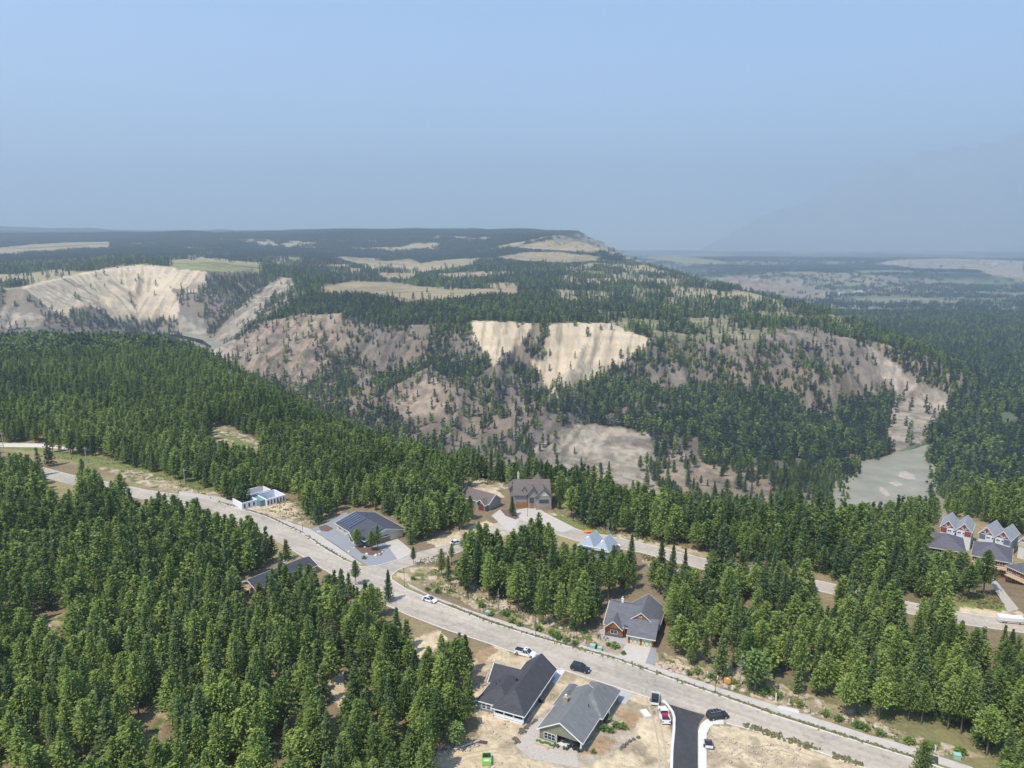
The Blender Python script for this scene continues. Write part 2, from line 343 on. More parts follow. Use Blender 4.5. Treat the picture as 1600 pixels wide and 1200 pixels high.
# near ground: bare lots, verges and yards (plan polygons from pixel outlines on the flat)
SAND, SOIL, YARD, VERGE, GRASS, GRAV = (.60,.50,.36), (.38,.26,.15), (.42,.35,.26), (.36,.29,.17), (.20,.22,.08), (.36,.34,.31)
LOTS = [
 (SAND, [(742,1020),(768,1006),(815,1022),(868,1040),(885,1046),(965,1074),(1020,1092),(1042,1105),(1052,1140),(1050,1230),(640,1230),(680,1180),(700,1170),(745,1160),(742,1090),(735,1050)]),
 (SAND, [(1102,1150),(1110,1135),(1140,1132),(1210,1152),(1277,1176),(1350,1202),(1420,1235),(1100,1235)]),
 (SOIL, [(745,1050),(742,1020),(765,1008),(772,1014),(755,1035),(752,1060)]),
 (YARD, [(806,1165),(830,1128),(850,1110),(872,1100),(960,1100),(985,1110),(1000,1140),(990,1160),(960,1180),(900,1205),(850,1190),(805,1180)]),
 (SOIL, [(915,1180),(930,1150),(965,1150),(960,1170),(935,1186)]), (SOIL, [(828,1165),(840,1150),(842,1170),(835,1180)]),
 (SOIL, [(965,1110),(985,1108),(1000,1125),(995,1140),(970,1135)]),
 (VERGE, [(612,905),(640,905),(690,928),(760,955),(840,985),(940,1020),(960,1026),(955,1005),(930,990),(860,965),(780,930),(720,905),(680,885),(625,885)]),
 (VERGE, [(1020,1040),(1120,1073),(1235,1108),(1400,1158),(1500,1190),(1540,1180),(1400,1140),(1270,1085),(1200,1060),(1100,1035),(1040,1020)]),
 (SAND, [(1022,1035),(1060,1030),(1090,1050),(1110,1062),(1060,1052)]),
 (YARD, [(930,985),(1025,1005),(1025,1040),(975,1030),(938,1018)]),
 (VERGE, [(360,782),(440,812),(480,822),(540,800),(500,790),(450,780),(400,765),(350,765)]),
 (GRASS, [(0,700),(60,705),(130,725),(260,755),(320,768),(400,770),(300,740),(160,715),(60,700),(0,693)]),
 (VERGE, [(200,752),(330,785),(345,770),(230,740),(150,728)]),
 (VERGE, [(320,672),(345,665),(405,690),(405,706),(380,700),(330,690)]), (GRASS, [(330,672),(400,695),(380,700)]),
 (VERGE, [(725,748),(790,745),(800,760),(770,775),(730,762)]), (SAND, [(728,755),(750,752),(790,775),(770,782)]),
 (VERGE, [(860,792),(905,820),(1000,842),(1110,862),(1180,885),(1180,895),(1100,880),(1000,855),(900,835),(850,805)]),
 (GRASS, [(862,796),(900,815),(960,835),(940,838),(880,818)]),
 (VERGE, [(1000,862),(1100,888),(1090,905),(1010,885)]),
 (SAND, [(665,845),(715,830),(760,812),(800,835),(760,850),(700,862)]),
 (SAND, [(640,1000),(680,985),(700,1000),(660,1030),(640,1020)]), (SAND, [(518,1060),(535,1045),(545,1070),(530,1110),(520,1100)]),
 (SAND, [(395,770),(450,780),(470,810),(440,812),(380,790)]),
 (SOIL, [(590,890),(600,900)]+[(595,905)]),
 (SAND, [(680,1185),(745,1150),(780,1160),(780,1230),(660,1230)]),
 (GRASS, [(1490,925),(1530,905),(1560,940),(1580,955),(1530,960),(1480,945)]), (SAND, [(1500,950),(1600,955),(1600,980),(1480,970)]),
 (VERGE, [(60,1000),(80,960),(100,965),(80,1010)]),(SOIL, [(575,885),(600,880),(575,905)]),
 (VERGE, [(230,1150),(250,1100),(265,1110),(240,1165)]),
 (VERGE, [(10,1010),(40,990),(50,1005),(20,1020)]),
]
LOTS = [(c, PP(p)) for c, p in LOTS if len(p) > 2]
# areas without trees (plan)
CLEAR_PX = [
 [(735,1030),(765,1000),(845,1000),(970,1040),(1050,1075),(1400,1185),(1560,1240),(1560,1500),(600,1500),(690,1180),(748,1160),(742,1090),(740,1050)],
 # main street with verges
 [(50,722),(100,735),(230,757),(330,775),(440,810),(480,820),(575,880),(622,870),(720,840),(760,825),(790,835),(720,868),(650,885),(625,895),(690,925),(800,965),(960,1020),(1100,1062),(1250,1105),(1420,1155),(1560,1195),(1560,1240),(1400,1200),(1100,1125),(960,1080),(860,1045),(765,1008),(700,985),(650,960),(610,925),(560,895),(497,888),(450,862),(400,818),(330,796),(230,772),(100,750),(50,735)],
 # solar house yard
 [(484,830),(510,812),(540,790),(620,808),(648,870),(622,880),(570,888)],
 # cabin
 [(930,1000),(942,945),(965,930),(1015,915),(1045,945),(1035,985),(1030,1035),(960,1026)],
 # mansion
 [(720,745),(790,742),(800,760),(870,775),(875,800),(905,820),(1000,842),(1110,868),(1110,900),(1000,872),(880,838),(850,820),(800,840),(780,825),(770,800),(735,795),(735,765)],
 [(1110,868),(1300,908),(1510,955),(1600,970),(1600,990),(1500,978),(1300,928),(1110,892)],
 # ICF
 [(385,765),(460,775),(480,812),(440,812),(385,792)],
 # blue building
 [(880,835),(960,845),(980,875),(900,870)],
 [(360,925),(375,905),(470,875),(485,885),(470,905),(430,915),(380,930)],
 [(-20,693),(60,692),(130,700),(130,706),(60,706),(160,716),(330,765),(340,776),(200,755),(50,720),(-20,706)],
 [(325,670),(345,663),(405,685),(400,704),(330,690)],
 [(640,995),(690,975),(720,990),(690,1020),(640,1030)], [(518,1050),(535,1040),(550,1075),(530,1110)],
 [(655,850),(720,830),(770,812),(800,830),(760,852),(680,870)],
 [(60,985),(90,950),(110,965),(80,1010)], [(230,1150),(250,1095),(268,1110),(240,1170)],
 [(1500,880),(1640,880),(1640,990),(1480,975),(1495,925)],
]
CLEAR = [PP(p) for p in CLEAR_PX]
# thinly wooded ground where the soil shows
THIN = [PP(p) for p in [[(630,885),(690,862),(720,905),(780,945),(860,968),(940,985),(955,1010),(840,985),(690,925)], [(1040,1020),(1100,1010),(1300,1080),(1500,1160),(1560,1195),(1400,1150),(1200,1095),(1020,1040)]]]

# ground that the photograph shows unhidden: no crown may stand in the sight line to it
OPEN_PX = [
 [(345,787),(415,801),(470,826),(540,868),(600,878),(650,860),(700,848),(722,840),(722,858),(650,885),(622,900),(690,938),(760,966),(840,990),(930,1015),(942,965),(985,922),(1035,940),(1042,990),(1028,1040),(1120,1074),(1240,1109),(1400,1158),(1425,1175),(1380,1240),(680,1240),(690,1178),(752,1160),(750,1090),(738,1055),(745,1010),(760,1003),(745,988),(700,988),(655,968),(618,935),(565,900),(530,884),(500,893),(462,860),(425,815),(345,797)],
 [(484,830),(520,800),(545,793),(608,820),(650,865),(600,885),(575,880)],
 [(770,775),(862,775),(862,795),(880,803),(905,828),(1000,846),(1102,870),(1102,889),(1000,864),(962,850),(955,856),(905,853),(900,845),(868,818),(840,800),(800,832),(765,815),(735,800),(722,758),(772,758)],
 [(390,766),(452,770),(475,805),(440,811),(392,790)], [(0,690),(52,692),(52,706),(0,705)], [(58,728),(112,742),(122,768),(78,752)], [(200,756),(240,764),(238,775),(205,770)], [(318,776),(347,784),(345,800),(322,793)],
 [(30,706),(60,712),(150,735),(330,770),(345,785),(300,775),(150,742)], [(372,905),(392,896),(468,868),(478,874),(430,886),(384,914)], [(325,672),(345,664),(404,690),(400,700),(335,684)],
 [(1466,806),(1520,806),(1600,838),(1600,886),(1570,884),(1520,868),(1500,858),(1452,856),(1460,832)], [(1580,890),(1600,880),(1600,955),(1555,905)], [(1490,930),(1520,910),(1575,950),(1500,955)],
 [(1086,868),(1104,872),(1104,890),(1086,886)], [(1278,905),(1302,910),(1302,924),(1280,919)], [(1408,935),(1430,940),(1430,952),(1408,948)], [(1505,955),(1560,958),(1592,975),(1510,976)],
 [(1344,765),(1346,738),(1400,702),(1443,690),(1432,720),(1438,745),(1430,766),(1400,774),(1350,774)], [(520,1062),(540,1048),(536,1102),(524,1108)], [(640,1000),(672,990),(690,1000),(655,1015)], [(222,1118),(262,1100),(250,1140),(225,1150)],[(75,962),(105,945),(100,975),(80,985)],
 [(662,838),(722,826),(722,842),(664,860)], [(1568,640),(1592,652),(1585,662),(1562,650)],
]

FIELD_PX = [p[3] for p in PATCH if p[0] in (DRY, DRYG)]

WOOD_PX = [[(322,430),(355,424),(415,424),(440,434),(400,470),(352,505),(330,532),(318,500),(300,470)], [(60,498),(110,486),(180,494),(275,500),(300,525),(240,520),(100,515)], [(350,548),(400,505),(440,492),(520,485),(450,470),(430,462),(372,520)],
 [(860,600),(905,600),(960,575),(1010,550),(1040,560),(1010,600),(960,640),(880,660),(850,640)]]
# ------------------------------------------------------------------ ground sheet
NA = 740
ang = np.linspace(R_(-47), R_(47), NA)
rr = [40.0]
while rr[-1] < 17000:
    r = rr[-1]; rr.append(r*(1.0062 if r < 100 else 1.0040 if r < 600 else 1.0032 if r < 2600 else 1.006))
rr = np.array(rr); NR = len(rr)
Rg, Ag = np.meshgrid(rr, ang, indexing='ij'); X = Rg*np.sin(Ag); Y = Rg*np.cos(Ag)
Z = terrain(X, Y)
def patch_of(x, y, z):
    """(index of the patch or -1)"""
    ex = (fbm(x/14, y/14, 71, 3)-0.5)*14*np.minimum(900/np.maximum(y, 500), 1.4); ey = (fbm(x/14, y/14, 72, 3)-0.5)*9*np.minimum(900/np.maximum(y, 500), 1.2)
    px, py, d = project(x, y, z); out = np.full(np.shape(x), -1)
    for i, (c, d0, d1, poly) in enumerate(PATCH):
        m = (d > d0) & (d < d1)
        if m.any():
            q = pip(px[m]+ex[m], py[m]+ey[m], poly); t = out[m]; t[q] = i; out[m] = t
    return out
PI = patch_of(X, Y, Z)
inA = pip(X, Y, A_POLY); inC = pip(X, Y, C_POLY)
col = np.zeros(X.shape+(3,))
n1 = fbm(X/26, Y/26, 81); n2 = fbm(X/5, Y/5, 82, 3); n3 = fbm(X/150, Y/150, 83, 3)
def lay(c, m): 
    m = np.asarray(m, 'f8')[..., None]; return col*(1-m)+np.array(c)*m
col[:] = (.25, .19, .115)
col = lay((.33, .27, .14), sst(.45, .62, n1)); col = lay((.16, .17, .07), sst(.52, .66, n3)*0.6)
sl = 1-inA.astype(float)
dz = np.gradient(Z, axis=0)/np.gradient(Rg, axis=0); dzt = np.gradient(Z, axis=1)/(Rg*(ang[1]-ang[0])); slope = np.sqrt(dz**2+dzt**2)
dC, _sC = pldist(X, Y, C_POLY, True)
cs = np.where(inC, 0, 1)*sst(380, 480, Y)*sst(2500, 2100, Y)*(1-inA)*np.where(X > 500, (Z > RIVER_Z+12), 1)*sst(700, 600, dC)
strk = fbm(_sC/5.5, dC/55, 97, 4); stk2 = fbm(_sC/16, dC/160, 98, 3)
col = lay((.26, .205, .148), cs*0.95); col = lay((.37, .285, .20), cs*sst(.5, .62, n1)*0.7*sst(.4, .6, strk)); col = lay((.19, .165, .135), cs*sst(.5, .64, n3)*0.7)
col = lay((.21, .20, .11), inC*0.9*(Y < 2600)); col = lay((.36, .30, .19), inC*sst(.5, .6, n1)*0.7*(Y < 2600)); col = lay((.035, .055, .03), inC*(Y >= 2600))
col = col*(1-.28*(cs*sst(.52, .64, strk))[..., None]-.12*(cs*sst(.5, .6, stk2))[..., None])
glade = inC&(Y > 1450)&(Y < 4300)&(fbm(X/150, Y/150, 330, 3) > .615); col = np.where(glade[..., None], np.array([.36, .30, .18])*(.85+.3*n2[..., None]), col)
fl = (~inC)&(~inA)&(Z < RIVER_Z+12)&((X > 420)|(Y > 1400))
col = lay((.12, .145, .08), fl*0.9); col = lay((.30, .27, .2), fl*(Y > 2300)*sst(.50, .60, fbm(X/420, Y/140, 91, 3))*0.65)
col = lay((.032, .05, .03), (~inC)*(Y > 1500)*(Z > RIVER_Z+14)*sst(900, 1300, X)); 
col = lay((.30, .27, .2), (~inC)*(Y > 3600)*sst(.44, .56, fbm(X/500, Y/170, 92, 3))*0.75)
for i, (c, d0, d1, poly) in enumerate(PATCH):
    m = PI == i
    if not m.any(): continue
    cc = np.array(c)
    v = 1+(n2[m]-0.5)*0.16
    v = v*(1-0.34*sst(.53, .66, strk[m])-.16*sst(.5, .62, stk2[m]))
    if c in (PALE, PINK): v = v*(1-.25*sst(.5, .6, fbm(X[m]/7, Y[m]/7, 131, 3)))
    band = 1-0.12*sst(.5, .7, vnoise(Z[m]/5.5, X[m]/160, 95))
    if c != DRY and c != DRYG and c != CREAM or i == 9: v = v*(1-0.3*sst(.5, .68, fbm(X[m]/17, (Y[m]+Z[m]*2)/22, 96, 4))); cc = cc*np.array([1, 1, 1.0])
    col[m] = cc*(v*band)[:, None]
# near lots: soft natural edges
nearm = (Y < 420)
ex = (fbm(X/3.5, Y/3.5, 98, 3)-0.5)*3.2; ey = (fbm(X/3.5, Y/3.5, 99, 3)-0.5)*3.2
for c, poly in LOTS:
    m = nearm.copy(); m[nearm] = pip(X[nearm]+ex[nearm], Y[nearm]+ey[nearm], poly)
    v = 1+(fbm(X[m]/1.3, Y[m]/1.3, 101, 4)-0.5)*0.5+(fbm(X[m]/9, Y[m]/9, 102, 3)-0.5)*0.4
    cc = np.array(c)[None]*v[:, None]
    if c in (SAND,): cc = cc*(1-0.38*sst(.52, .66, fbm(X[m]/6, Y[m]/6, 103, 4)))[:, None]*np.array([1, .96, .88])
    if c in (VERGE,):
        g = sst(.52, .62, fbm(X[m]/2.6, Y[m]/2.6, 104, 3))[:, None]; cc = cc*(1-g)+np.array([.13, .16, .05])*g
        g = sst(.56, .64, fbm(X[m]/2.2, Y[m]/2.2, 105, 3))[:, None]; cc = cc*(1-g)+np.array([.56, .45, .33])*g
    col[m] = cc
idx = np.arange(NR*NA).reshape(NR, NA)
Fq = np.stack([idx[:-1, :-1], idx[:-1, 1:], idx[1:, 1:], idx[1:, :-1]], -1).reshape(-1, 4)[:, ::-1]
V = np.stack([X, Y, Z], -1).reshape(-1, 3)
tm = bpy.data.materials.new('ground_cover'); tm.use_nodes = True; t = tm.node_tree; b = t.nodes['Principled BSDF']
b.inputs['Roughness'].default_value = 0.95; b.inputs['Specular IOR Level'].default_value = 0.1
a = t.nodes.new('ShaderNodeAttribute'); a.attribute_name = 'col'
tc = t.nodes.new('ShaderNodeTexCoord')
nz = t.nodes.new('ShaderNodeTexNoise'); nz.inputs['Scale'].default_value = 0.9; nz.inputs['Detail'].default_value = 7; nz.inputs['Roughness'].default_value = 0.7
t.links.new(tc.outputs['Object'], nz.inputs['Vector'])
mr = t.nodes.new('ShaderNodeMapRange'); mr.inputs[1].default_value = .25; mr.inputs[2].default_value = .75; mr.inputs[3].default_value = .78; mr.inputs[4].default_value = 1.2
t.links.new(nz.outputs[0], mr.inputs[0])
vm = t.nodes.new('ShaderNodeVectorMath'); vm.operation = 'SCALE'
t.links.new(a.outputs['Color'], vm.inputs[0]); t.links.new(mr.outputs[0], vm.inputs['Scale']); t.links.new(vm.outputs[0], b.inputs['Base Color'])
nz2 = t.nodes.new('ShaderNodeTexNoise'); nz2.inputs['Scale'].default_value = 0.25; nz2.inputs['Detail'].default_value = 9; nz2.inputs['Roughness'].default_value = 0.7
t.links.new(tc.outputs['Object'], nz2.inputs['Vector'])
nz3 = t.nodes.new('ShaderNodeTexNoise'); nz3.inputs['Scale'].default_value = 0.07; nz3.inputs['Detail'].default_value = 6; t.links.new(tc.outputs['Object'], nz3.inputs['Vector'])
b3 = t.nodes.new('ShaderNodeBump'); b3.inputs['Strength'].default_value = 0.85; b3.inputs['Distance'].default_value = 4.0; t.links.new(nz3.outputs[0], b3.inputs['Height'])
bp = t.nodes.new('ShaderNodeBump'); t.links.new(b3.outputs[0], bp.inputs['Normal']); bp.inputs['Strength'].default_value = 0.95; bp.inputs['Distance'].default_value = 1.2
t.links.new(nz2.outputs[0], bp.inputs['Height']); t.links.new(bp.outputs[0], b.inputs['Normal'])
Zg = Z.copy()
me = mesh_np('ground', V, Fq, tm, True)
ca = me.attributes.new('col', 'FLOAT_COLOR', 'POINT'); cc4 = np.ones((NR*NA, 4), 'f4'); cc4[:, :3] = np.clip(col.reshape(-1, 3), 0, 1); ca.data.foreach_set('color', cc4.ravel())
ground = bpy.data.objects.new('ground', me); link(ground); ground['kind'] = 'structure'
lr = np.log(rr)
def ground_z(x, y):
    """height of the built sheet (bilinear)"""
    x = np.asarray(x, 'f8'); y = np.asarray(y, 'f8'); r = np.hypot(x, y); a_ = np.arctan2(x, y)
    fi = np.interp(r, rr, np.arange(NR)); fj = np.interp(a_, ang, np.arange(NA))
    i = np.clip(fi.astype(int), 0, NR-2); j = np.clip(fj.astype(int), 0, NA-2); u = fi-i; v = fj-j
    return (Zg[i, j]*(1-u)+Zg[i+1, j]*u)*(1-v)+(Zg[i, j+1]*(1-u)+Zg[i+1, j+1]*u)*v

# river: water sheet at its own level
def water_mat(name, c):
    m = mat(name, c, rough=0.25, noise=0.12, scale=0.05, spec=0.4); return m
# ------------------------------------------------------------------ mountains across the valley
def mountains():
    xs = np.linspace(1800, 14500, 250); ys = np.linspace(9500, 14500, 110); GX, GY = np.meshgrid(xs, ys, indexing='ij')
    sky_ = np.interp(GX/GY, [.20, .25, .29, .33, .42, .51, .60, .70, .8, 1.0], [-150, 130, 380, 620, 1060, 1400, 1560, 1680, 1760, 1800])
    crest = np.exp(-((GY-12300)/1500)**2)
    rg = 1-np.abs(fbm(GX/1500, GY/1500, 201, 5)*2-1)*1.5; r2 = 1-np.abs(fbm(GX/520, GY/520, 203, 4)*2-1)
    GZ = -170+np.maximum(sky_, 0)*1.12*crest*(0.80+0.28*rg)+170*crest*(r2-0.7)*sst(0, 500, sky_)
    fr = sst(9500, 10300, GY); GZ = GZ*fr-170*(1-fr)-40*(1-fr)
    ii = np.arange(GX.size).reshape(GX.shape); q = np.stack([ii[:-1, :-1], ii[1:, :-1], ii[1:, 1:], ii[:-1, 1:]], -1).reshape(-1, 4)
    me = mesh_np('mountain_range', np.stack([GX*1.35, GY*1.35, np.where(GZ > -150, 100+(GZ-100)*1.35, GZ)], -1).reshape(-1, 3), q, mat('mountain_rock', (.26, .27, .26), 0.95, col2=(.42, .40, .37), noise=.3, scale=0.004), True)
    o = bpy.data.objects.new('mountain_range', me); link(o); o['kind'] = 'structure'
mountains()
# ------------------------------------------------------------------ roads, kerbs, pavements, drives (sheets stacked 4 mm and more apart)
M_ROAD = road_mat('worn_asphalt', (.44,.385,.315), R_(-33)); M_WALK = mat('pavement_concrete', (.47,.43,.38), .9, noise=.12, scale=.6)
M_KERB = mat('kerb_concrete', (.60,.56,.50), .85, noise=.1, scale=1); M_NEW = road_mat('fresh_asphalt', (.062,.062,.066), R_(90))
M_CONC = mat('pale_concrete', (.62,.60,.57), .8, noise=.08, scale=.8); M_DRIVE = mat('drive_concrete', (.50,.45,.39), .85, noise=.08, scale=.6)
M_GRAV = mat('grey_gravel', (.27,.28,.29), .95, noise=.25, scale=4); M_WEED = mat('kerb_weeds', (.16,.15,.07), .95, noise=.6, scale=1.4)
M_TAR = mat('tar_seal', (.20,.19,.18), .7)
def sheet(name, pts, z, m, kind='structure', z0=0.0):
    o = MB().sheet([P(a, b, z0) for a, b in pts], z+z0).build(name, m); o['kind'] = kind; return o
def slab(name, pts, h, m):
    o = MB().prism(PP(pts), -0.05, h).build(name, m); o['kind'] = 'structure'; return o
def strip(name, pts, wd, h, m, z0=-0.05, kind='structure', world=False):
    q = [Vector(p[:2]) for p in (pts if world else PP(pts))]; L = []; R = []
    for i, p in enumerate(q):
        d = (q[min(i+1, len(q)-1)]-q[max(i-1, 0)]).normalized(); n = Vector((-d.y, d.x)); L.append(p+n*wd/2); R.append(p-n*wd/2)
    mb = MB(); k = len(q); vs = [(v.x, v.y, h) for v in L]+[(v.x, v.y, h) for v in R]+[(v.x, v.y, z0) for v in L]+[(v.x, v.y, z0) for v in R]
    fs = []
    for i in range(k-1):
        fs += [(i, k+i, k+i+1, i+1), (i, i+1, 2*k+i+1, 2*k+i), (k+i+1, k+i, 3*k+i, 3*k+i+1)]
    fs += [(0, 2*k, 3*k, k), (k-1, 2*k-1, 4*k-1, 3*k-1)]
    mb.add(vs, fs); o = mb.build(name, m); o['kind'] = kind; return o
N_EDGE = [(50,726),(110,742),(230,766),(320,779),(360,790),(415,807),(470,832),(510,860),(540,877),(565,886)]
N_EDGE2 = [(612,906),(635,921),(690,944),(765,973),(840,997),(960,1030),(1005,1046),(1117,1085),(1210,1118),(1285,1142),(1360,1165),(1450,1193),(1560,1230)]
S_EDGE = [(50,742),(110,757),(230,782),(330,806),(400,828),(457,860),(497,884),(540,910),(580,935),(640,962),(700,985),(760,1004),(865,1042),(967,1075),(1040,1099),(1102,1117),(1135,1130),(1210,1150),(1277,1174),(1350,1200),(1450,1235)]
side_up = [(590,884),(622,875),(640,866),(690,853),(720,842),(760,826),(785,812)]; side_lo = [(800,834),(770,842),(720,862),(680,877),(640,884),(620,892),(610,900)]
sheet('road', N_EDGE+side_up+side_lo+N_EDGE2+S_EDGE[::-1], .020, M_ROAD)
up_t = [(783,813),(800,803),(830,798),(850,802),(905,829),(950,838),(1000,848),(1100,873),(1200,892),(1290,910),(1400,937),(1500,957),(1620,975)]
up_b = [(1620,992),(1500,975),(1400,955),(1290,926),(1200,907),(1100,890),(1000,863),(900,845),(860,832),(820,832),(799,835)]
sheet('road', up_t+up_b, .028, M_ROAD)
sheet('road', [(-40,692),(60,693),(130,699),(180,704),(180,708),(130,704),(60,699),(-40,698)], .020, mat('pale_road', (.66,.60,.52), .9, noise=.08, scale=.3))
strip('kerb', N_EDGE+[(590,884),(622,875),(640,866)], .35, .14, M_KERB); strip('kerb', [(720,862),(680,877),(640,884),(620,892),(611,900)]+N_EDGE2, .35, .14, M_KERB)
strip('kerb', S_EDGE[5:15], .3, .10, M_KERB); strip('kerb', S_EDGE[16:], .3, .10, M_KERB); strip('kerb', up_t[3:], .3, .12, M_KERB); strip('kerb', up_b[:-2], .3, .12, M_KERB)
W1 = [(280,768),(345,777),(435,811),(485,827),(520,850),(556,875),(566,883)]; W1i = [(556,880),(535,871),(505,853),(468,829),(415,804),(358,787),(280,773)]
slab('pavement', W1+W1i, .16, M_WALK)
W2o = [(636,911),(671,930),(737,955),(790,972),(840,988),(960,1024),(1022,1041),(1122,1075),(1235,1110),(1360,1150),(1405,1162),(1520,1200)]
W2i = [(1520,1211),(1400,1173),(1355,1160),(1285,1137),(1210,1113),(1117,1081),(1005,1043),(960,1027),(840,994),(765,969),(690,940),(640,917)]
slab('pavement', W2o+W2i, .16, M_WALK)
# band of weeds in the joint between kerb and pavement
def weed_strip(pts, wd, n, seed, hmax=.28):
    g = random.Random(seed); q = [Vector(p) for p in PP(pts)]; seg = [(q[i], q[i+1], (q[i+1]-q[i]).length) for i in range(len(q)-1)]; tot = sum(s[2] for s in seg); m = MB()
    for _ in range(n):
        u = g.random()*tot
        for a, b, L in seg:
            if u < L: break
            u -= L
        if vnoise(np.array([a.x+u]), np.array([a.y*.3]), 77)[0] < .25: continue
        p = a.lerp(b, u/L); c = (p.x+g.gauss(0, wd), p.y+g.gauss(0, wd)); s = g.uniform(.12, .42)
        m.blob((c[0], c[1], .1), (s, s, g.uniform(.06, hmax)), 5, 3, .35, g)
    o = m.build('kerb_weeds', M_WEED); o['kind'] = 'stuff'; o['label'] = 'thin line of dry weeds along the kerb'; return o
weed_strip([(700,945),(765,971),(840,995),(960,1029),(1005,1044),(1117,1083),(1210,1115),(1285,1139),(1360,1162),(1450,1190)], .28, 900, 3)
weed_strip([(340,784),(415,805),(470,831),(510,857),(540,874)], .3, 350, 4); weed_strip([(1165,1134),(1210,1148),(1277,1172)], .45, 240, 5, .5); weed_strip([(1305,1182),(1350,1197)], .4, 120, 6, .5)
# new black drive, white concrete pavement, drives, yards
sheet('asphalt_drive', [(1040.5,1099),(1049,1108),(1053,1119),(1053,1140),(1050.5,1172),(1049,1235),(1092,1235),(1090,1195),(1090,1139),(1093,1130),(1101,1118)], .032, M_NEW)
strip('kerb', [(1036,1094),(1045,1104),(1051,1113),(1053.5,1122),(1053,1140),(1050,1172),(1048,1235)], .55, .13, M_CONC)
slab('pavement', [(1092,1235),(1091,1195),(1091,1142),(1095,1132),(1103,1125),(1115,1121),(1130,1126),(1131,1132),(1116,1132),(1109,1137),(1104,1147),(1104,1195),(1106,1235)], .12, M_CONC)
sheet('asphalt_drive', [(1441,1177),(1466,1184),(1466,1195),(1446,1190)], .19, M_NEW)
sheet('driveway', [(862,1044),(883,1048),(868,1070),(858,1062)], .036, M_CONC); sheet('driveway', [(965,1075),(989,1084),(977,1101),(955,1092)], .036, mat('drive_grey', (.42,.40,.37), .85, noise=.1, scale=.8))
sheet('driveway', [(982,1000),(1018,1010),(1008,1038),(966,1026)], .040, M_DRIVE); sheet('gravel_strip', [(1018,1010),(1026,1014),(1020,1041),(1009,1037)], .030, M_GRAV)
sheet('garden_path', [(936,985),(960,975),(984,996),(982,1008),(955,1003),(940,999)], .024, mat('garden_gravel', (.40,.38,.36), .95, noise=.15, scale=2))
sheet('gravel_yard', [(484,828),(520,812),(540,800),(560,815),(600,838),(622,874),(600,883),(575,884),(558,874),(522,849),(488,827)], .028, M_GRAV)
sheet('driveway', [(596,840),(612,834),(648,864),(640,867),(622,875)], .040, M_DRIVE)
sheet('driveway', [(768,806),(781,796),(800,806),(812,812),(800,832),(790,826)], .040, M_DRIVE); sheet('driveway', [(806,797),(838,791),(850,800),(900,826),(880,832),(850,825),(812,812)], .044, M_DRIVE)
sheet('patio', [(806,1166),(822,1138),(845,1120),(905,1145),(925,1160),(900,1172),(905,1200),(860,1192),(830,1186)], .030, mat('patio_gravel', (.44,.39,.33), .95, noise=.18, scale=2.5))
sheet('patio', [(866,1148),(902,1160),(897,1172),(862,1160)], .050, M_CONC)
for pts in ([(1000,1066),(1004,1072),(1011,1076),(1009,1083)], [(872,1040),(876,1046),(879,1051)]):
    strip('tar_seam', pts, .12, .0235, M_TAR, .0215)
sheet('mulch_bed', [(553,853),(570,852),(588,856),(601,861),(596,868),(580,868),(564,864)], .034, mat('bark_mulch', (.16,.10,.075), .95, noise=.3, scale=3)); sheet('mulch_bed', [(498,823),(510,820),(521,826),(512,831),(500,829)], .034, MATS['bark_mulch']); sheet('mulch_bed', [(782,797),(795,797),(812,808),(806,812),(790,806)], .050, MATS['bark_mulch'])
sheet('gravel_track', [(1545,905),(1552,902),(1592,952),(1575,957)], .05, mat('track_gravel', (.42,.38,.32), .95, noise=.2, scale=1.5))
TRK = mat('rutted_sand', (.42,.34,.235), .95, noise=.15, scale=1.5)
for pts in ([(755,1130),(762,1142),(775,1152),(795,1158),(812,1160)], [(760,1125),(770,1137),(785,1146),(800,1150)], [(700,1190),(730,1178),(770,1170),(800,1172)], [(705,1196),(735,1184),(775,1176),(805,1180)], [(1010,1090),(1016,1110),(1024,1135),(1030,1170),(1030,1200)], [(1020,1092),(1026,1112),(1034,1140),(1040,1175),(1041,1200)], [(1120,1190),(1160,1165),(1220,1165),(1280,1185)], [(1125,1197),(1165,1172),(1220,1172),(1270,1190)], [(752,1100),(756,1070),(765,1045),(785,1030)], [(760,1100),(764,1072),(772,1050),(790,1036)], [(850,1100),(860,1080),(872,1060)]):
    strip('tyre_track', pts, .38, .012, TRK, .004)
# river water, one sheet following the bed
def river():
    q = [Vector(p) for p in RIVER]; vs = []; fs = []; pts = []
    for i in range(len(q)-4):
        for k in range(6): pts.append(q[i].lerp(q[i+1], k/6))
    for i, p in enumerate(pts):
        d = (pts[min(i+2, len(pts)-1)]-pts[max(i-2, 0)]).normalized(); n = Vector((-d.y, d.x)); z = float(river_level(p.x))-1.2-(0 if p.y < 950 else 24*float(sst(1500, 3500, p.y)))
        hw = 46*(1-.72*float(sst(672, 760, p.y)*sst(200, 350, p.x))-.42*float(sst(100, -100, p.x))-.25*float(sst(900, 1050, p.y)*(p.x < 0)))
        vs += [(p.x+n.x*hw, p.y+n.y*hw, z), (p.x-n.x*hw, p.y-n.y*hw, z)]
    fs = [(2*i, 2*i+1, 2*i+3, 2*i+2) for i in range(len(pts)-1)]
    wm = mat('silty_water', (.30,.275,.19), rough=.4, noise=.22, scale=.045, spec=.3, bump=.35)
    o = MB().add(vs, fs).build('river', wm); o['kind'] = 'structure'
river()
o = MB().sheet([PD(a, b, (H+141.5)/(S_+(b-600)/F*C_))[:2] for a, b in [(1285,461),(1300,458),(1330,457),(1358,450),(1365,446),(1352,441),(1360,439),(1395,441),(1405,435),(1430,432),(1435,434),(1412,440),(1420,447),(1400,453),(1370,453),(1340,458),(1310,464),(1330,468),(1330,473),(1312,480),(1290,472)]], -139.3).build('river', mat('far_water', (.55,.55,.5), .4)); o['kind'] = 'structure'
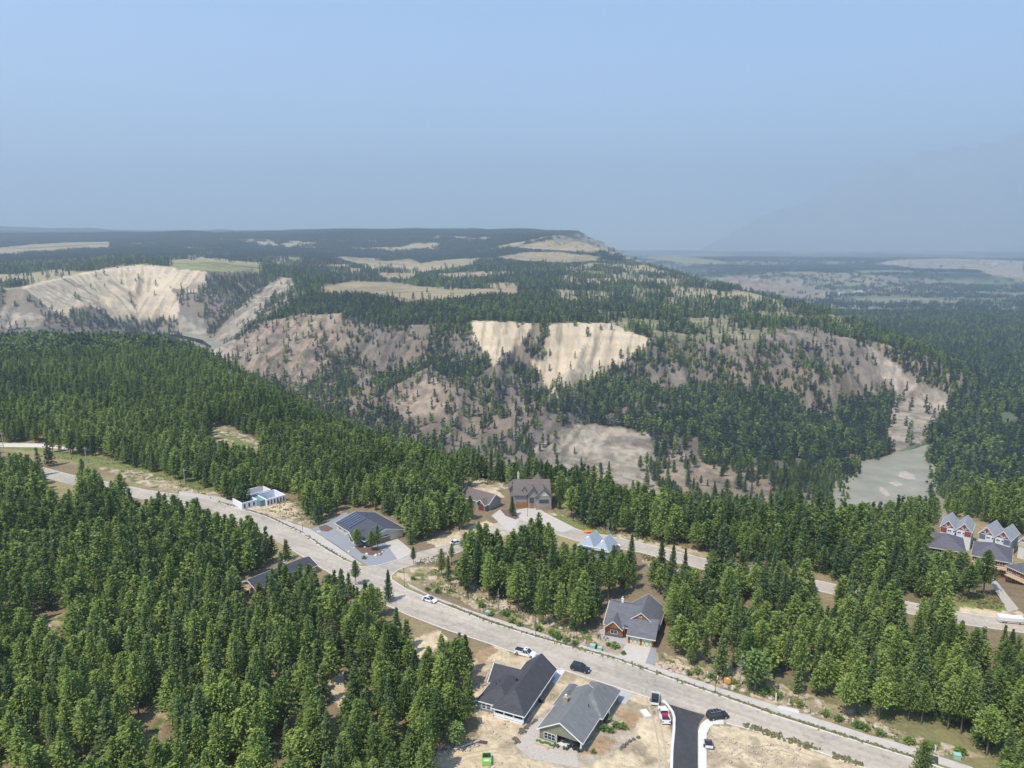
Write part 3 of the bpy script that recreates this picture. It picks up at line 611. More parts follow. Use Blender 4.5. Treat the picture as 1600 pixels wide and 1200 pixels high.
gb = mat('river_gravel', (.44,.37,.30), .95, noise=.2, scale=.2)
for pts in ([(1400,744),(1404,736),(1415,734),(1432,742),(1434,750),(1420,750)], [(1372,765),(1375,758),(1388,766),(1394,776),(1384,776)], [(1386,753),(1400,751),(1414,757),(1402,761)], [(1362,788),(1366,783),(1374,790)]):
    q = PP(pts, -119); cx_ = sum(p[0] for p in q)/len(q); cy_ = sum(p[1] for p in q)/len(q)
    m = MB(); n = len(q); m.add([(p[0], p[1], -119.7) for p in q]+[(cx_+(p[0]-cx_)*.6, cy_+(p[1]-cy_)*.6, -118.6) for p in q], [(i, (i+1) % n, n+(i+1) % n, n+i) for i in range(n)]+[tuple(range(n, 2*n))]); o = m.build('gravel_bar', gb); o['kind'] = 'structure'

# ------------------------------------------------------------------ buildings
def shingle(name, c):
    m = bpy.data.materials.new(name); m.use_nodes = True; t = m.node_tree; b = t.nodes['Principled BSDF']; b.inputs['Roughness'].default_value = .9; b.inputs['Specular IOR Level'].default_value = .15
    tc = t.nodes.new('ShaderNodeTexCoord'); br = t.nodes.new('ShaderNodeTexBrick'); br.inputs['Scale'].default_value = 1.0
    br.inputs['Color1'].default_value = (*[k*.86 for k in c], 1); br.inputs['Color2'].default_value = (*[k*1.12 for k in c], 1); br.inputs['Mortar'].default_value = (*[k*.72 for k in c], 1)
    br.inputs['Brick Width'].default_value = .9; br.inputs['Row Height'].default_value = .28; br.inputs['Mortar Size'].default_value = .03
    t.links.new(tc.outputs['Object'], br.inputs['Vector'])
    nz = t.nodes.new('ShaderNodeTexNoise'); nz.inputs['Scale'].default_value = .8; nz.inputs['Detail'].default_value = 5; t.links.new(tc.outputs['Object'], nz.inputs['Vector'])
    mr = t.nodes.new('ShaderNodeMapRange'); mr.inputs[3].default_value = .85; mr.inputs[4].default_value = 1.15; t.links.new(nz.outputs[0], mr.inputs[0])
    vm = t.nodes.new('ShaderNodeVectorMath'); vm.operation = 'SCALE'; t.links.new(br.outputs[0], vm.inputs[0]); t.links.new(mr.outputs[0], vm.inputs['Scale']); t.links.new(vm.outputs[0], b.inputs['Base Color'])
    MATS[name] = m; return m
WHITE = mat('white_trim', (.78,.78,.76), .6); GLASS = mat('window_glass', (.03,.045,.06), .08, spec=.8); DARK = mat('dark_metal', (.03,.03,.033), .5)
class House:
    def __init__(s, name, label, x, y, z, rz, wallm, roofm, trimm=WHITE, cat='house', group=None):
        s.r = empty(name, (x, y, z), rz, label, cat, group); s.r.scale.z = .83 if y < 255 and z == 0 else 1; s.wm, s.rm, s.tm = wallm, roofm, trimm; s.W = MB(); s.R = MB(); s.T = MB()
    def wall(s, x0, x1, y0, y1, z1, z0=-1.0): s.W.box(x0, x1, y0, y1, z0, z1); return s
    def bar(s, p0, p1, w=.16, h=.24, mb=None):
        p0, p1 = Vector(p0), Vector(p1); d = (p1-p0).normalized(); u = Vector((0, 0, 1)); n = d.cross(u).normalized()*w/2; u2 = Vector((0, 0, h/2))
        vs = [p+a*n+b*u2 for p in (p0, p1) for a, b in ((-1,-1), (1,-1), (1,1), (-1,1))]
        (mb or s.T).add(vs, [(0,1,2,3), (7,6,5,4), (0,4,5,1), (1,5,6,2), (2,6,7,3), (3,7,4,0)])
    def roof(s, x0, x1, y0, y1, ze, zr, ax='y', hip=(0, 0), ov=.45, th=.22, gable=True, rx=None):
        """ridge along ax; hip=(inset at the low end, at the high end)"""
        X0, X1, Y0, Y1 = x0-ov, x1+ov, y0-ov, y1+ov
        if ax == 'y':
            xm = (x0+x1)/2 if rx is None else rx; half = (X1-X0)/2; drop = (zr-ze)/((x1-x0)/2)*ov; e = ze-drop
            A = [(X0,Y0,e), (X1,Y0,e), (X1,Y1,e), (X0,Y1,e), (xm, Y0+hip[0]*half, zr), (xm, Y1-hip[1]*half, zr)]
            fs = [(0,4,5,3), (1,2,5,4)]+([(0,1,4)] if hip[0] else [])+([(2,3,5)] if hip[1] else []); g = [(hip[0], 0, 4, 1), (hip[1], 2, 5, 3)]; ev = [(0,3), (1,2)]; ends = [(hip[0], 0, 1), (hip[1], 2, 3)]
            if gable:
                for hp, yy in ((hip[0], y0), (hip[1], y1)):
                    if not hp: s.W.add([(x0,yy-.01,ze-.1), (x1,yy-.01,ze-.1), (xm,yy-.01,zr-.12), (x0,yy+.01,ze-.1), (x1,yy+.01,ze-.1), (xm,yy+.01,zr-.12)], [(0,1,2), (5,4,3), (0,3,4,1), (1,4,5,2), (2,5,3,0)])
        else:
            ym = (y0+y1)/2 if rx is None else rx; half = (Y1-Y0)/2; drop = (zr-ze)/((y1-y0)/2)*ov; e = ze-drop
            A = [(X0,Y0,e), (X1,Y0,e), (X1,Y1,e), (X0,Y1,e), (X0+hip[0]*half, ym, zr), (X1-hip[1]*half, ym, zr)]
            fs = [(0,1,5,4), (2,3,4,5)]+([(3,0,4)] if hip[0] else [])+([(1,2,5)] if hip[1] else []); g = [(hip[0], 0, 4, 3), (hip[1], 1, 5, 2)]; ev = [(0,1), (3,2)]; ends = [(hip[0], 0, 3), (hip[1], 1, 2)]
            if gable:
                for hp, xx in ((hip[0], x0), (hip[1], x1)):
                    if not hp: s.W.add([(xx-.01,y0,ze-.1), (xx-.01,y1,ze-.1), (xx-.01,ym,zr-.12), (xx+.01,y0,ze-.1), (xx+.01,y1,ze-.1), (xx+.01,ym,zr-.12)], [(2,1,0), (3,4,5), (1,4,3,0), (2,5,4,1), (0,3,5,2)])
        B = [(a, b, c-th) for a, b, c in A]; n = 6
        full = list(fs)+[tuple(i+n for i in f[::-1]) for f in fs]
        ed = {}
        for f in fs:
            for i in range(len(f)): ed[(f[i], f[(i+1) % len(f)])] = 1
        for a, b in list(ed):
            if (b, a) not in ed: full.append((b, a, a+n, b+n))
        s.R.add(A+B, full)
        for a, b in ev: s.bar(Vector(A[a])-Vector((0,0,th*.55)), Vector(A[b])-Vector((0,0,th*.55)), .12, .26)
        for hp, a, b in ends:
            if hp: s.bar(Vector(A[a])-Vector((0,0,th*.55)), Vector(A[b])-Vector((0,0,th*.55)), .12, .26)
        for hp, a, k, b in g:
            if not hp:
                for q in (a, b): s.bar(Vector(A[q])-Vector((0,0,th*.5)), Vector(A[k])-Vector((0,0,th*.5)), .12, .28)
        return s
    def face(s, f, u, d):      # point on a wall face; f = ('y', y0, -1): plane y = y0 looking to -y
        ax, c, sg = f; return (u, c+sg*d) if ax == 'y' else (c+sg*d, u)
    def fbox(s, mb, f, u0, u1, d0, d1, z0, z1):
        a = s.face(f, u0, d0); b = s.face(f, u1, d1); mb.box(min(a[0], b[0]), max(a[0], b[0]), min(a[1], b[1]), max(a[1], b[1]), z0, z1)
    def window(s, f, u, z, w, h, nx=2, nz=1, fm=None, name='window'):
        m = MB(); t = .11; fb = lambda *a: s.fbox(m, f, *a)
        fb(u, u+w, -.02, .07, z, z+t); fb(u, u+w, -.02, .07, z+h-t, z+h); fb(u, u+t, -.02, .065, z+t, z+h-t); fb(u+w-t, u+w, -.02, .065, z+t, z+h-t)
        for k in range(1, nx): c = u+w*k/nx; fb(c-.04, c+.04, -.02, .06, z+t, z+h-t)
        for k in range(1, nz): c = z+h*k/nz; fb(u+t, u+w-t, -.02, .055, c-.03, c+.03)
        o = m.build(name, fm or s.tm, s.r); p = MB(); s.fbox(p, f, u+t*.8, u+w-t*.8, -.02, .03, z+t*.8, z+h-t*.8); p.build('pane', GLASS, o); return o
    def door(s, f, u, w, h, m, name='garage_door', z=0.03, rows=4, cols=1):
        b = MB(); s.fbox(b, f, u, u+w, -.02, .05, z, z+h)
        for k in range(rows):
            for c in range(cols): s.fbox(b, f, u+.1+c*w/cols, u-.1+(c+1)*w/cols, .052, .08, z+.06+k*h/rows, z+(k+1)*h/rows-.06)
        return b.build(name, m, s.r)
    def chimney(s, x, y, z0, z1, w, m, cap=WHITE):
        rf = s.roof_o; o = MB().box(x-w/2, x+w/2, y-w/2, y+w/2, z0, z1).box(x-w/2-.07, x+w/2+.07, y-w/2-.07, y+w/2+.07, z1, z1+.14).build('chimney', m, rf)
        MB().cyl((x, y, z1+.14), (x, y, z1+.7), .14, .14, 8).cyl((x, y, z1+.7), (x, y, z1+.82), .26, .1, 8).build('flue', cap, rf); return o
    def vent(s, x, y, z, r=.16, h=.35): MB().cyl((x, y, z-.3), (x, y, z+h), r, r*.8, 8).build('roof_vent', DARK, s.roof_o)
    def done(s):
        s.W.build('wall', s.wm, s.r); s.roof_o = s.R.build('roof', s.rm, s.r); s.T.build('trim', s.tm, s.r); return s
def at_frame(a, b, z=0.0):
    (x0, y0), (x1, y1) = P(*a, z), P(*b, z); return x0, y0, math.atan2(y1-y0, x1-x0), math.hypot(x1-x0, y1-y0)

# 1 charcoal roofed house
h = House('house', 'charcoal shingle roofed house with white railed back porch on bare sandy lot', *P(819.5,1116.8,2.72), 0, R_(-24), mat('slate_siding', (.20,.24,.28), .8, noise=.08, scale=2), shingle('charcoal_shingle', (.075,.075,.082)))
h.wall(-7.3, -.4, 4.0, 19, 2.9).wall(-11.4, -7.2, 1.2, 12, 2.9).wall(-12.1, -7.3, 8.4, 14.4, 3.0)
h.wall(-7.3, -.4, .3, 4.05, .35)                       # porch base
h.W.box(-7.3, -.4, 3.9, 4.1, -.5, 2.9)
h.roof(-7.3, -.4, .4, 19, 3.1, 6.5, 'y', (1, 0)); h.roof(-11.4, -4.2, 1.3, 12.5, 3.1, 5.6, 'y', (1, 1)); h.roof(-12.1, -4.4, 8.5, 14.4, 3.15, 6.2, 'x', (0, 0))
h.done()
for x in (-7.2, -4.95, -2.7, -.5): MB().box(x-.13, x+.13, .35, .61, .35, 2.85).build('porch_post', WHITE, h.r)
MB().box(-7.2, -.5, .42, .52, 1.15, 1.25).box(-7.2, -.5, .42, .52, .4, .48).box(-7.2, -.5, .46, .47, .48, 1.15).build('railing', WHITE, h.r)
MB().box(-7.1, -.6, .2, .28, .02, .38).build('porch_skirt', WHITE, h.r)
f = ('y', 1.2, -1); h.window(f, -10.6, .7, 1.0, 1.7, 1, 2); h.window(f, -9.45, .7, 1.0, 1.7, 1, 2); h.window(f, -8.3, .7, .9, 1.7, 1, 2)
h.window(('y', 3.9, -1), -6.8, .3, 1.8, 2.1, 2, 1, name='patio_door'); h.window(('y', 3.9, -1), -3.9, .9, 2.4, 1.3, 2)
for u in (5.5, 9.5, 12.5, 15): h.window(('x', -.4, 1), u, 1.1, 1.3, 1.1, 2)
h.vent(-5.5, 8.6, 5.2, .28, .5); h.vent(-8.9, 6.8, 5.0, .1, .3); h.vent(-9.4, 6.0, 4.7, .1, .3)
# 2 grey roofed house
sage = mat('sage_siding', (.22,.22,.16), .85, noise=.06, scale=2)
h = House('house', 'grey shingle roofed house with sage gable and furnished back patio', *P(911,1159.2,2.65), 0, R_(-28), sage, shingle('grey_shingle', (.19,.195,.19)), mat('cream_trim', (.72,.70,.64), .6))
h.wall(-9.7, -6.0, .2, 13.5, 2.9).wall(-6.2, -.4, 3.6, 13.5, 2.9).wall(-6.3, .2, 12.2, 20.0, 3.0).wall(-10.3, -6.6, 9, 17.0, 2.95).wall(-9.7, -.4, .22, .5, 3.1, 2.5)
h.roof(-9.7, -.4, .2, 14.5, 3.1, 6.4, 'y', (0, 0)); h.roof(-6.3, .2, 9.5, 20.0, 3.12, 6.3, 'y', (.9, 1)); h.roof(-10.3, -6.8, 9, 17, 3.05, 5.0, 'y', (1, 1))
h.done()
h.window(('y', .2, -1), -8.7, .55, 2.6, 1.75, 3, 2); h.window(('y', 3.6, -1), -5.6, .05, 1.5, 2.2, 2, name='patio_door'); h.window(('y', 3.6, -1), -3.7, .8, 2.4, 1.4, 2)
h.window(('x', -.4, 1), 6, 1.2, 1.2, 1.0, 2); h.window(('x', -.4, 1), 9.5, 1.2, 1.2, 1.0, 2); h.door(('x', .2, 1), 13.2, .95, 2.1, WHITE, 'side_door', rows=3)
for x in (-6.0, -.55): MB().box(x-.14, x+.14, .25, .53, 0, 2.7).build('porch_post', h.tm, h.r)
h.chimney(-7.5, 8.6, 3.8, 6.1, .95, mat('chimney_brick', (.36,.30,.2), .9, noise=.3, scale=6)); h.vent(-2.6, 9.2, 5.3, .12, .3)
# 3 log cabin
orange = mat('cedar_boards', (.30,.105,.035), .6, noise=.35, scale=1.5)
h = House('cabin', 'grey roofed cabin with orange cedar gables and cross braced cream garage doors', *P(1022,998.3,2.6), 0, R_(-20), orange, shingle('slate_grey_shingle', (.15,.15,.16)), mat('pale_fascia', (.66,.62,.54), .6))
h.wall(-6.6, -.2, .2, 16.2, 2.9).wall(-8.4, -6.5, 3.4, 16.0, 3.0).wall(-13.0, -8.3, 2.2, 16.0, 3.0)
h.roof(-8.6, .1, 5.4, 16.2, 3.6, 7.6, 'y', (0, 0), .35); 
h.R.add([(-7.0,-.35,2.95), (.45,-.35,2.95), (.3,6.2,5.6), (-8.2,6.2,5.6), (-8.2,2.9,4.2), (-7.0,2.6,4.1)]+[(-7.0,-.35,2.73), (.45,-.35,2.73), (.3,6.2,5.38), (-8.2,6.2,5.38), (-8.2,2.9,3.98), (-7.0,2.6,3.88)], [(0,1,2,3,4,5), (11,10,9,8,7,6), (1,0,6,7), (2,1,7,8), (0,5,11,6), (5,4,10,11), (4,3,9,10)])
h.bar((-7.0,-.4,2.85), (.45,-.4,2.85)); h.roof(-13.3, -4.4, 3.0, 16.4, 3.5, 7.0, 'x', (0, 0), .35, rx=9.8); h.roof(-12.9, -8.6, 1.7, 7.5, 3.3, 5.6, 'y', (0, 0), .3)
h.done()
h.W = MB()
cream = mat('cream_paint', (.62,.60,.42), .6)
for u in (-6.0, -3.0):
    d = h.door(('y', .2, -1), u, 2.4, 2.2, cream, rows=1, cols=2); b = MB()
    for sg in (0, 1):
        h.bar((u+.15+sg*1.2, .08, .2), (u+1.1+sg*1.2, .08, 2.1), .05, .12, b); h.bar((u+1.1+sg*1.2, .07, .2), (u+.15+sg*1.2, .07, 2.1), .05, .12, b)
    b.build('cross_brace', mat('green_paint', (.10,.13,.08), .7), d)
h.window(('y', 2.2, -1), -11.6, .9, 1.9, 1.4, 2, name='window'); MB().box(-13.0, -8.3, 2.0, 2.19, -.5, .8).build('stone_skirt', mat('dark_stone', (.12,.11,.11), .9, noise=.4, scale=5), h.r)
h.window(('y', 5.39, -1), -5.4, 5.75, 1.3, .5, 2); h.chimney(-10.2, 10.6, 6.2, 8.0, .55, WHITE, mat('galvanised', (.6,.62,.64), .35, metal=.8)); MB().box(-8.1, -7.9, 2.5, 2.7, 0, 3.6).build('porch_post', orange, h.r)
MB().box(.9, 2.6, 12.5, 15.5, -.2, 1.0).box(.9, 2.6, 12.4, 12.5, 1.0, 1.9).build('deck', orange, h.r)
# 4 house with solar panels
h = House('house', 'charcoal roofed house carrying rows of solar panels beside the grey gravel yard', -62.8, 247.3, 0, R_(-50), mat('beige_stucco', (.60,.53,.42), .85, noise=.05, scale=2), shingle('blue_grey_shingle', (.085,.087,.105)))
h.wall(0, 14, .4, 15.5, 2.8).wall(13.9, 21, 4.5, 15.0, 2.8).wall(12.4, 16.2, -1.2, 5, 2.7)
h.roof(0, 21, .4, 16, 3.0, 5.7, 'x', (0, 0)); h.roof(12.2, 16.6, -1.6, 8, 2.95, 4.6, 'y', (0, 0)); h.roof(16.2, 21, 4.3, 9, 2.9, 4.2, 'y', (0, 0))
h.done()
pm = mat('solar_glass', (.03,.035,.06), .25, spec=.8); fmm = mat('panel_rail', (.30,.32,.36), .4)
sl_ = (5.7-3.0)/7.8
for (x0, n) in ((1.6, 5), (16.4, 3)):
    for k in range(n):
        xx = x0+k*1.5; pz = lambda y: 3.0+(y-.4)*sl_+.10
        for j in range(2 if n == 5 else 1):
            ya = 1.4+j*3.2 if n == 5 else 5.4; yb = ya+3.0 if n == 5 else ya+2.4
            m_ = MB().add([(xx,ya,pz(ya)), (xx+1.32,ya,pz(ya)), (xx+1.32,yb,pz(yb)), (xx,yb,pz(yb)), (xx,ya,pz(ya)-.07), (xx+1.32,ya,pz(ya)-.07), (xx+1.32,yb,pz(yb)-.07), (xx,yb,pz(yb)-.07)], [(0,1,2,3), (7,6,5,4), (0,4,5,1), (1,5,6,2), (2,6,7,3), (3,7,4,0)])
            m_.build('solar_panel', pm, h.roof_o)
        ya, yb = (1.4, 7.6) if n == 5 else (5.4, 7.8)
        MB().add([(xx-.14,ya,pz(ya)+.03), (xx-.02,ya,pz(ya)+.03), (xx-.02,yb,pz(yb)+.03), (xx-.14,yb,pz(yb)+.03), (xx-.14,ya,pz(ya)-.09), (xx-.02,ya,pz(ya)-.09), (xx-.02,yb,pz(yb)-.09), (xx-.14,yb,pz(yb)-.09)], [(0,1,2,3), (7,6,5,4), (0,4,5,1), (1,5,6,2), (2,6,7,3), (3,7,4,0)]).build('panel_rail', fmm, h.roof_o)
for u in (2, 5.5, 9): h.window(('y', .4, -1), u, .9, 1.6, 1.2, 2)
h.window(('y', -1.2, -1), 13.2, .3, 2.2, 2.0, 2); h.door(('x', 21, 1), 5.5, 4.4, 2.3, mat('garage_brown', (.25,.20,.16), .7)); h.vent(5, 10, 5.4)
MB().box(20.9, 21.3, 4.3, 4.7, 0, 2.8).build('porch_post', WHITE, h.r); h.window(('y', 4.5, -1), 17.5, .9, 1.8, 1.2, 2)
# 5 mansion
taupe = mat('taupe_siding', (.30,.28,.25), .85, noise=.06, scale=2); RB = shingle('brown_shingle', (.17,.14,.125))
x0, y0, rz, L = at_frame((804,794), (857,794.5))
h = House('house', 'large brown roofed two storey house with several front gables and wooden garage doors', x0, y0, 0, rz+R_(4), taupe, RB, mat('dark_fascia', (.10,.09,.09), .7))
h.wall(0, 13.6, .5, 11, 5.3).wall(-1.5, 3, 9, 15.5, 5.0).wall(5.2, 8.6, -.6, 6, 5.4).wall(8.2, 13.9, -2.2, 6, 5.4)
h.roof(0, 13.6, .5, 11.5, 5.4, 9.6, 'x', (0, 0), .5); h.roof(4.6, 9.4, -.6, 6, 5.5, 8.3, 'y', (0, 0)); h.roof(8.2, 13.9, -2.2, 6.5, 5.5, 8.3, 'y', (0, 0)); h.roof(-1.5, 3, 9, 15.5, 5.1, 7.6, 'y', (0, 1)); h.roof(7, 13.0, 5, 15, 6, 10.2, 'y', (1, 1))
h.roof(3.1, 4.5, 1.6, 4.5, 7.0, 7.9, 'y', (0, 0), .2); h.wall(3.1, 4.5, 1.65, 4, 7.0, 5.5); h.done()
wood = mat('stained_wood', (.36,.15,.05), .55, noise=.2, scale=3); crm = mat('cream_gable', (.60,.55,.46), .85)
for u in (.6, 3.0): h.door(('y', .5, -1), u, 2.1, 2.3, wood)
h.window(('y', -.6, -1), 5.7, 2.2, 1.7, 2.2, 2); h.door(('y', -.6, -1), 6.0, 1.2, 2.1, wood, 'front_door', rows=2)
h.window(('y', -2.2, -1), 9.2, 2.6, 3.8, 1.5, 3); h.window(('y', 1.65, -1), 3.35, 6.0, .9, .85, 2, fm=WHITE)
MB().box(8.1, 14.0, -2.34, -2.21, -.5, 1.5).build('stone_skirt', mat('warm_stone', (.34,.24,.18), .9, noise=.4, scale=4), h.r)
MB().add([(9.0,-2.28,5.5), (13.1,-2.28,5.5), (11.05,-2.28,7.6), (9.0,-2.23,5.5), (13.1,-2.23,5.5), (11.05,-2.23,7.6)], [(0,1,2), (5,4,3), (0,3,4,1), (1,4,5,2), (2,5,3,0)]).build('gable_panel', crm, h.r)
MB().add([(-.06,2.0,5.6), (-.06,10.0,5.6), (-.06,6.0,8.9), (-.02,2.0,5.6), (-.02,10.0,5.6), (-.02,6.0,8.9)], [(2,1,0), (3,4,5), (1,4,3,0), (2,5,4,1), (0,3,5,2)]).build('gable_panel', crm, h.r)
h.chimney(2.0, 11.5, 8.0, 10.3, .8, crm, mat('galvanised2', (.6,.62,.64), .35, metal=.8)); h.window(('x', 0, -1), 3.5, 3.2, 2.0, 1.2, 2)
# 6 low brown roofed building at its left
x0, y0, rz, L = at_frame((735,790), (765,806))
h = House('house', 'low brown roofed garage building with small gable left of the large house', -20.0, 274.5, 0, R_(-38), taupe, RB)
h.wall(0, 14, .3, 7.5, 2.9).roof(0, 14, .3, 7.5, 3.0, 5.6, 'x', (0, 0)).roof(9.5, 13.4, -1.6, 5, 2.9, 4.5, 'y', (0, 0)).wall(9.7, 13.2, -1.3, 2, 2.8); h.done()
h.door(('y', -1.3, -1), 10.2, 2.5, 2.2, mat('dark_red_door', (.20,.05,.03), .6)); h.window(('y', .3, -1), 3, .9, 1.6, 1.2, 2); h.window(('y', .3, -1), 6.2, .9, 1.6, 1.2, 2)
# 7 dark roof half hidden in the left forest
x0, y0, rz, L = at_frame((378,906), (470,870), 3.0)
h = House('house', 'dark roofed house almost hidden among the trees left of the street', x0, y0, 0, rz, mat('tan_wall', (.62,.45,.27), .85, noise=.1, scale=2), shingle('indigo_shingle', (.07,.07,.085)))
h.wall(0, L, -7.5, 0, 2.8).roof(0, L, -7.5, 0, 3.0, 4.9, 'x', (0, 0), .5); h.done(); h.chimney(L*.60, -3.0, 4.0, 5.8, .7, WHITE)
h.window(('x', 0, -1), -5.5, .9, 1.6, 1.3, 2); h.window(('x', 0, -1), -2.6, .9, 1.2, 1.3, 2); MB().box(-1.6, -.05, -3.5, -1, 1.0, 1.15).box(-1.6, -1.5, -3.5, -1, 1.15, 2.0).build('deck', mat('raw_timber', (.60,.42,.24), .8), h.r)
# 8 white foam block walls, no roof yet
x0, y0, rz, L = at_frame((417,791), (447,783))
h = House('unfinished_house', 'roofless white block walls of a house under construction beside the road', x0, y0, 0, rz, mat('white_block', (.80,.80,.82), .8, noise=.04, scale=3), WHITE)
def ring(x0, x1, y0, y1, z, t=.35): h.W.box(x0, x1, y0, y0+t, -.2, z); h.W.box(x0, x1, y1-t, y1, -.2, z); h.W.box(x0, x0+t, y0+t, y1-t, -.2, z-.002); h.W.box(x1-t, x1, y0+t, y1-t, -.2, z-.002)
ring(0, L, 0, 9, 2.7); ring(-8.5, -2.2, 3, 11, 2.6); ring(-3, L-1, 10, 17, 2.65)
h.W.build('wall', h.wm, h.r); MB().box(.4, L-.4, .4, 8.6, .05, .12).box(-8.1, -2.6, 3.4, 10.6, .05, .12).build('floor_slab', mat('teal_wrap', (.30,.38,.40), .7), h.r)
MB().box(-2.1, -.1, 1, 9, .1, 2.4).build('sheathing', mat('teal_wrap2', (.16,.27,.29), .7, noise=.2, scale=2), h.r)
for k in range(6): h.window(('y', 0, -1), .5+k*L/6.3, .4, .5, 1.7, 1, fm=DARK, name='window_opening')
for k in range(3): h.window(('y', 3, -1), -7.8+k*1.9, .5, .6, 1.5, 1, fm=DARK, name='window_opening')
h.window(('x', 0, -1), 1.2, .2, 1.4, 2.0, 1, fm=DARK, name='door_opening')
# 9 pale blue wrapped twin gable building
x0, y0, rz, L = at_frame((904,868), (952,878))
bl = mat('blue_membrane', (.30,.34,.37), .6, noise=.1, scale=1)
h = House('unfinished_house', 'house under construction with two gables wrapped in pale blue membrane', x0, y0, 0, rz, bl, mat('blue_membrane_roof', (.31,.35,.38), .6, noise=.1, scale=.8))
h.wall(0, 5.2, 0, 8, 4.6).wall(5.4, 10.4, 0, 8, 4.6); h.roof(0, 5.2, 0, 8, 4.7, 7.6, 'y', (1, 0), .3); h.roof(5.4, 10.4, -.5, 7.4, 4.7, 7.4, 'y', (1, 0), .3); h.done()
MB().box(1.4, 9.9, -.75, -.5, 4.9, 5.1).build('underlay_strip', WHITE, h.r)
for (xx, yy) in ((1.9, 2.4), (7.2, 1.8)): MB().add([(xx-.35,yy-.9,6.0), (xx+.3,yy-.8,6.1), (xx+.45,yy+.5,7.3), (xx-.1,yy+.4,7.2)], [(0,1,2,3)]).build('underlay_strip', WHITE, h.r)
h.window(('y', 0, -1), 1.4, 2.4, 1.6, 1.3, 2, fm=DARK); h.window(('y', 0, -1), 6.8, 2.4, 1.6, 1.3, 2, fm=DARK)
# 10 townhouses on the right
LG = shingle('pale_grey_shingle', (.33,.34,.35)); DG = shingle('dark_grey_shingle', (.13,.125,.145))
def duplex(label, cx0, cx1, ztop, panelm):
    zt = ztop
    (xa, ya), (xb, yb) = P(*cx0, zt), P(*cx1, zt); rz = math.atan2(yb-ya, xb-xa); L = math.hypot(xb-xa, yb-ya)
    zg = float(ground_z(xa, ya)); b = zt-5.4
    h = House('townhouse', label, xa, ya, b, rz, mat('white_boards', (.72,.72,.70), .8), LG, WHITE, 'townhouse', 'townhouses at the forest edge')
    w = L/2
    for k in (0, 1):
        x0 = k*w; h.wall(x0+.25, x0+w-.25, .3, 11, 5.3, zg-b-2)
        h.roof(x0+.2, x0+w-.2, .3, 11, 5.4, 8.2, 'y', (0, 0), .25)
    h.done(); f = ('y', .3, -1)
    for k in (0, 1):
        x0 = k*w; pu = x0+.35 if k == 0 else x0+w-2.35
        MB().box(pu, pu+2.0, .20, .29, 3.3, 5.2).build('wall_panel', panelm, h.r)
        wu = x0+2.6 if k == 0 else x0+.5
        h.window(f, wu, 3.9, 1.3, .8, 2); h.window(f, wu+1.7, 3.9, 1.3, .8, 2)
        g = MB(); xm = x0+w/2
        g.add([(x0+.8,.24,5.5), (x0+w-.8,.24,5.5), (xm,.24,7.7), (x0+.8,.28,5.5), (x0+w-.8,.28,5.5), (xm,.28,7.7)], [(0,1,2), (5,4,3), (0,3,4,1), (1,4,5,2), (2,5,3,0)]); g.build('gable_panel', mat('russet_gable', (.25,.06,.05), .8), h.r)
        t = MB()
        for dx in (-1.3, -.65, 0, .65, 1.3): h.bar((xm, .15, 5.6), (xm+dx, .15, 6.95-abs(dx)*.35), .07, .2, t)
        t.build('gable_truss', WHITE, h.r)
    return h
duplex('grey roofed townhouse pair with red wall panels and white trussed gables', (1468.5,822), (1519,832), -5.2, mat('red_panel', (.28,.07,.07), .7))
duplex('grey roofed townhouse pair with blue wall panels and white trussed gables', (1528.5,832), (1580,845), -5.6, mat('blue_panel', (.13,.17,.22), .7))
duplex('grey roofed townhouse pair with cream walls cut by right edge of the photo', (1591,845), (1642,858), -6.0, mat('cream_panel', (.6,.5,.4), .7))
def lowhouse(label, a, b, zt, dep, L=None):
    (xa, ya), (xb, yb) = P(*a, zt), P(*b, zt); rz = math.atan2(yb-ya, xb-xa); L = L or math.hypot(xb-xa, yb-ya); zg = float(ground_z(xa, ya)); b_ = zt-5.2
    h = House('townhouse', label, xa, ya, b_, rz, mat('rust_boards', (.24,.115,.075), .8, noise=.15, scale=2), DG, mat('beige_trim', (.66,.60,.50), .7), 'townhouse', 'townhouses at the forest edge')
    h.wall(0, L, 0, dep, 5.1, zg-b_-2).roof(0, L, 0, dep, 5.2, 8.4, 'x', (.8, .8), .5); h.T.box(-.12, L+.12, -.12, -.01, 2.5, 2.9); h.done()
    for k in range(5):
        u = .6+k*(L-2)/4.4; h.window(('y', 0, -1), u, 3.3, 1.3, 1.3, 2); h.window(('y', 0, -1), u, .5, 1.4, 1.5, 2)
    MB().box(.5, L-.5, -1.6, -.14, 2.2, 2.4).build('balcony', mat('balcony_wood', (.50,.36,.22), .8), h.r); h.vent(L*.45, dep*.5, 7.5); h.vent(L*.55, dep*.5, 7.5); return h
lowhouse('dark hip roofed townhouse partly behind pines at left end of lower row', (1452,853), (1508,862), -5.0, 14)
lowhouse('dark hip roofed townhouse with rust coloured walls in middle of lower row', (1520,866), (1579,878), -5.6, 14)
lowhouse('dark roofed townhouse nearest the photo right edge above fenced yards', (1574,883), (1640,912), -5.0, 13)
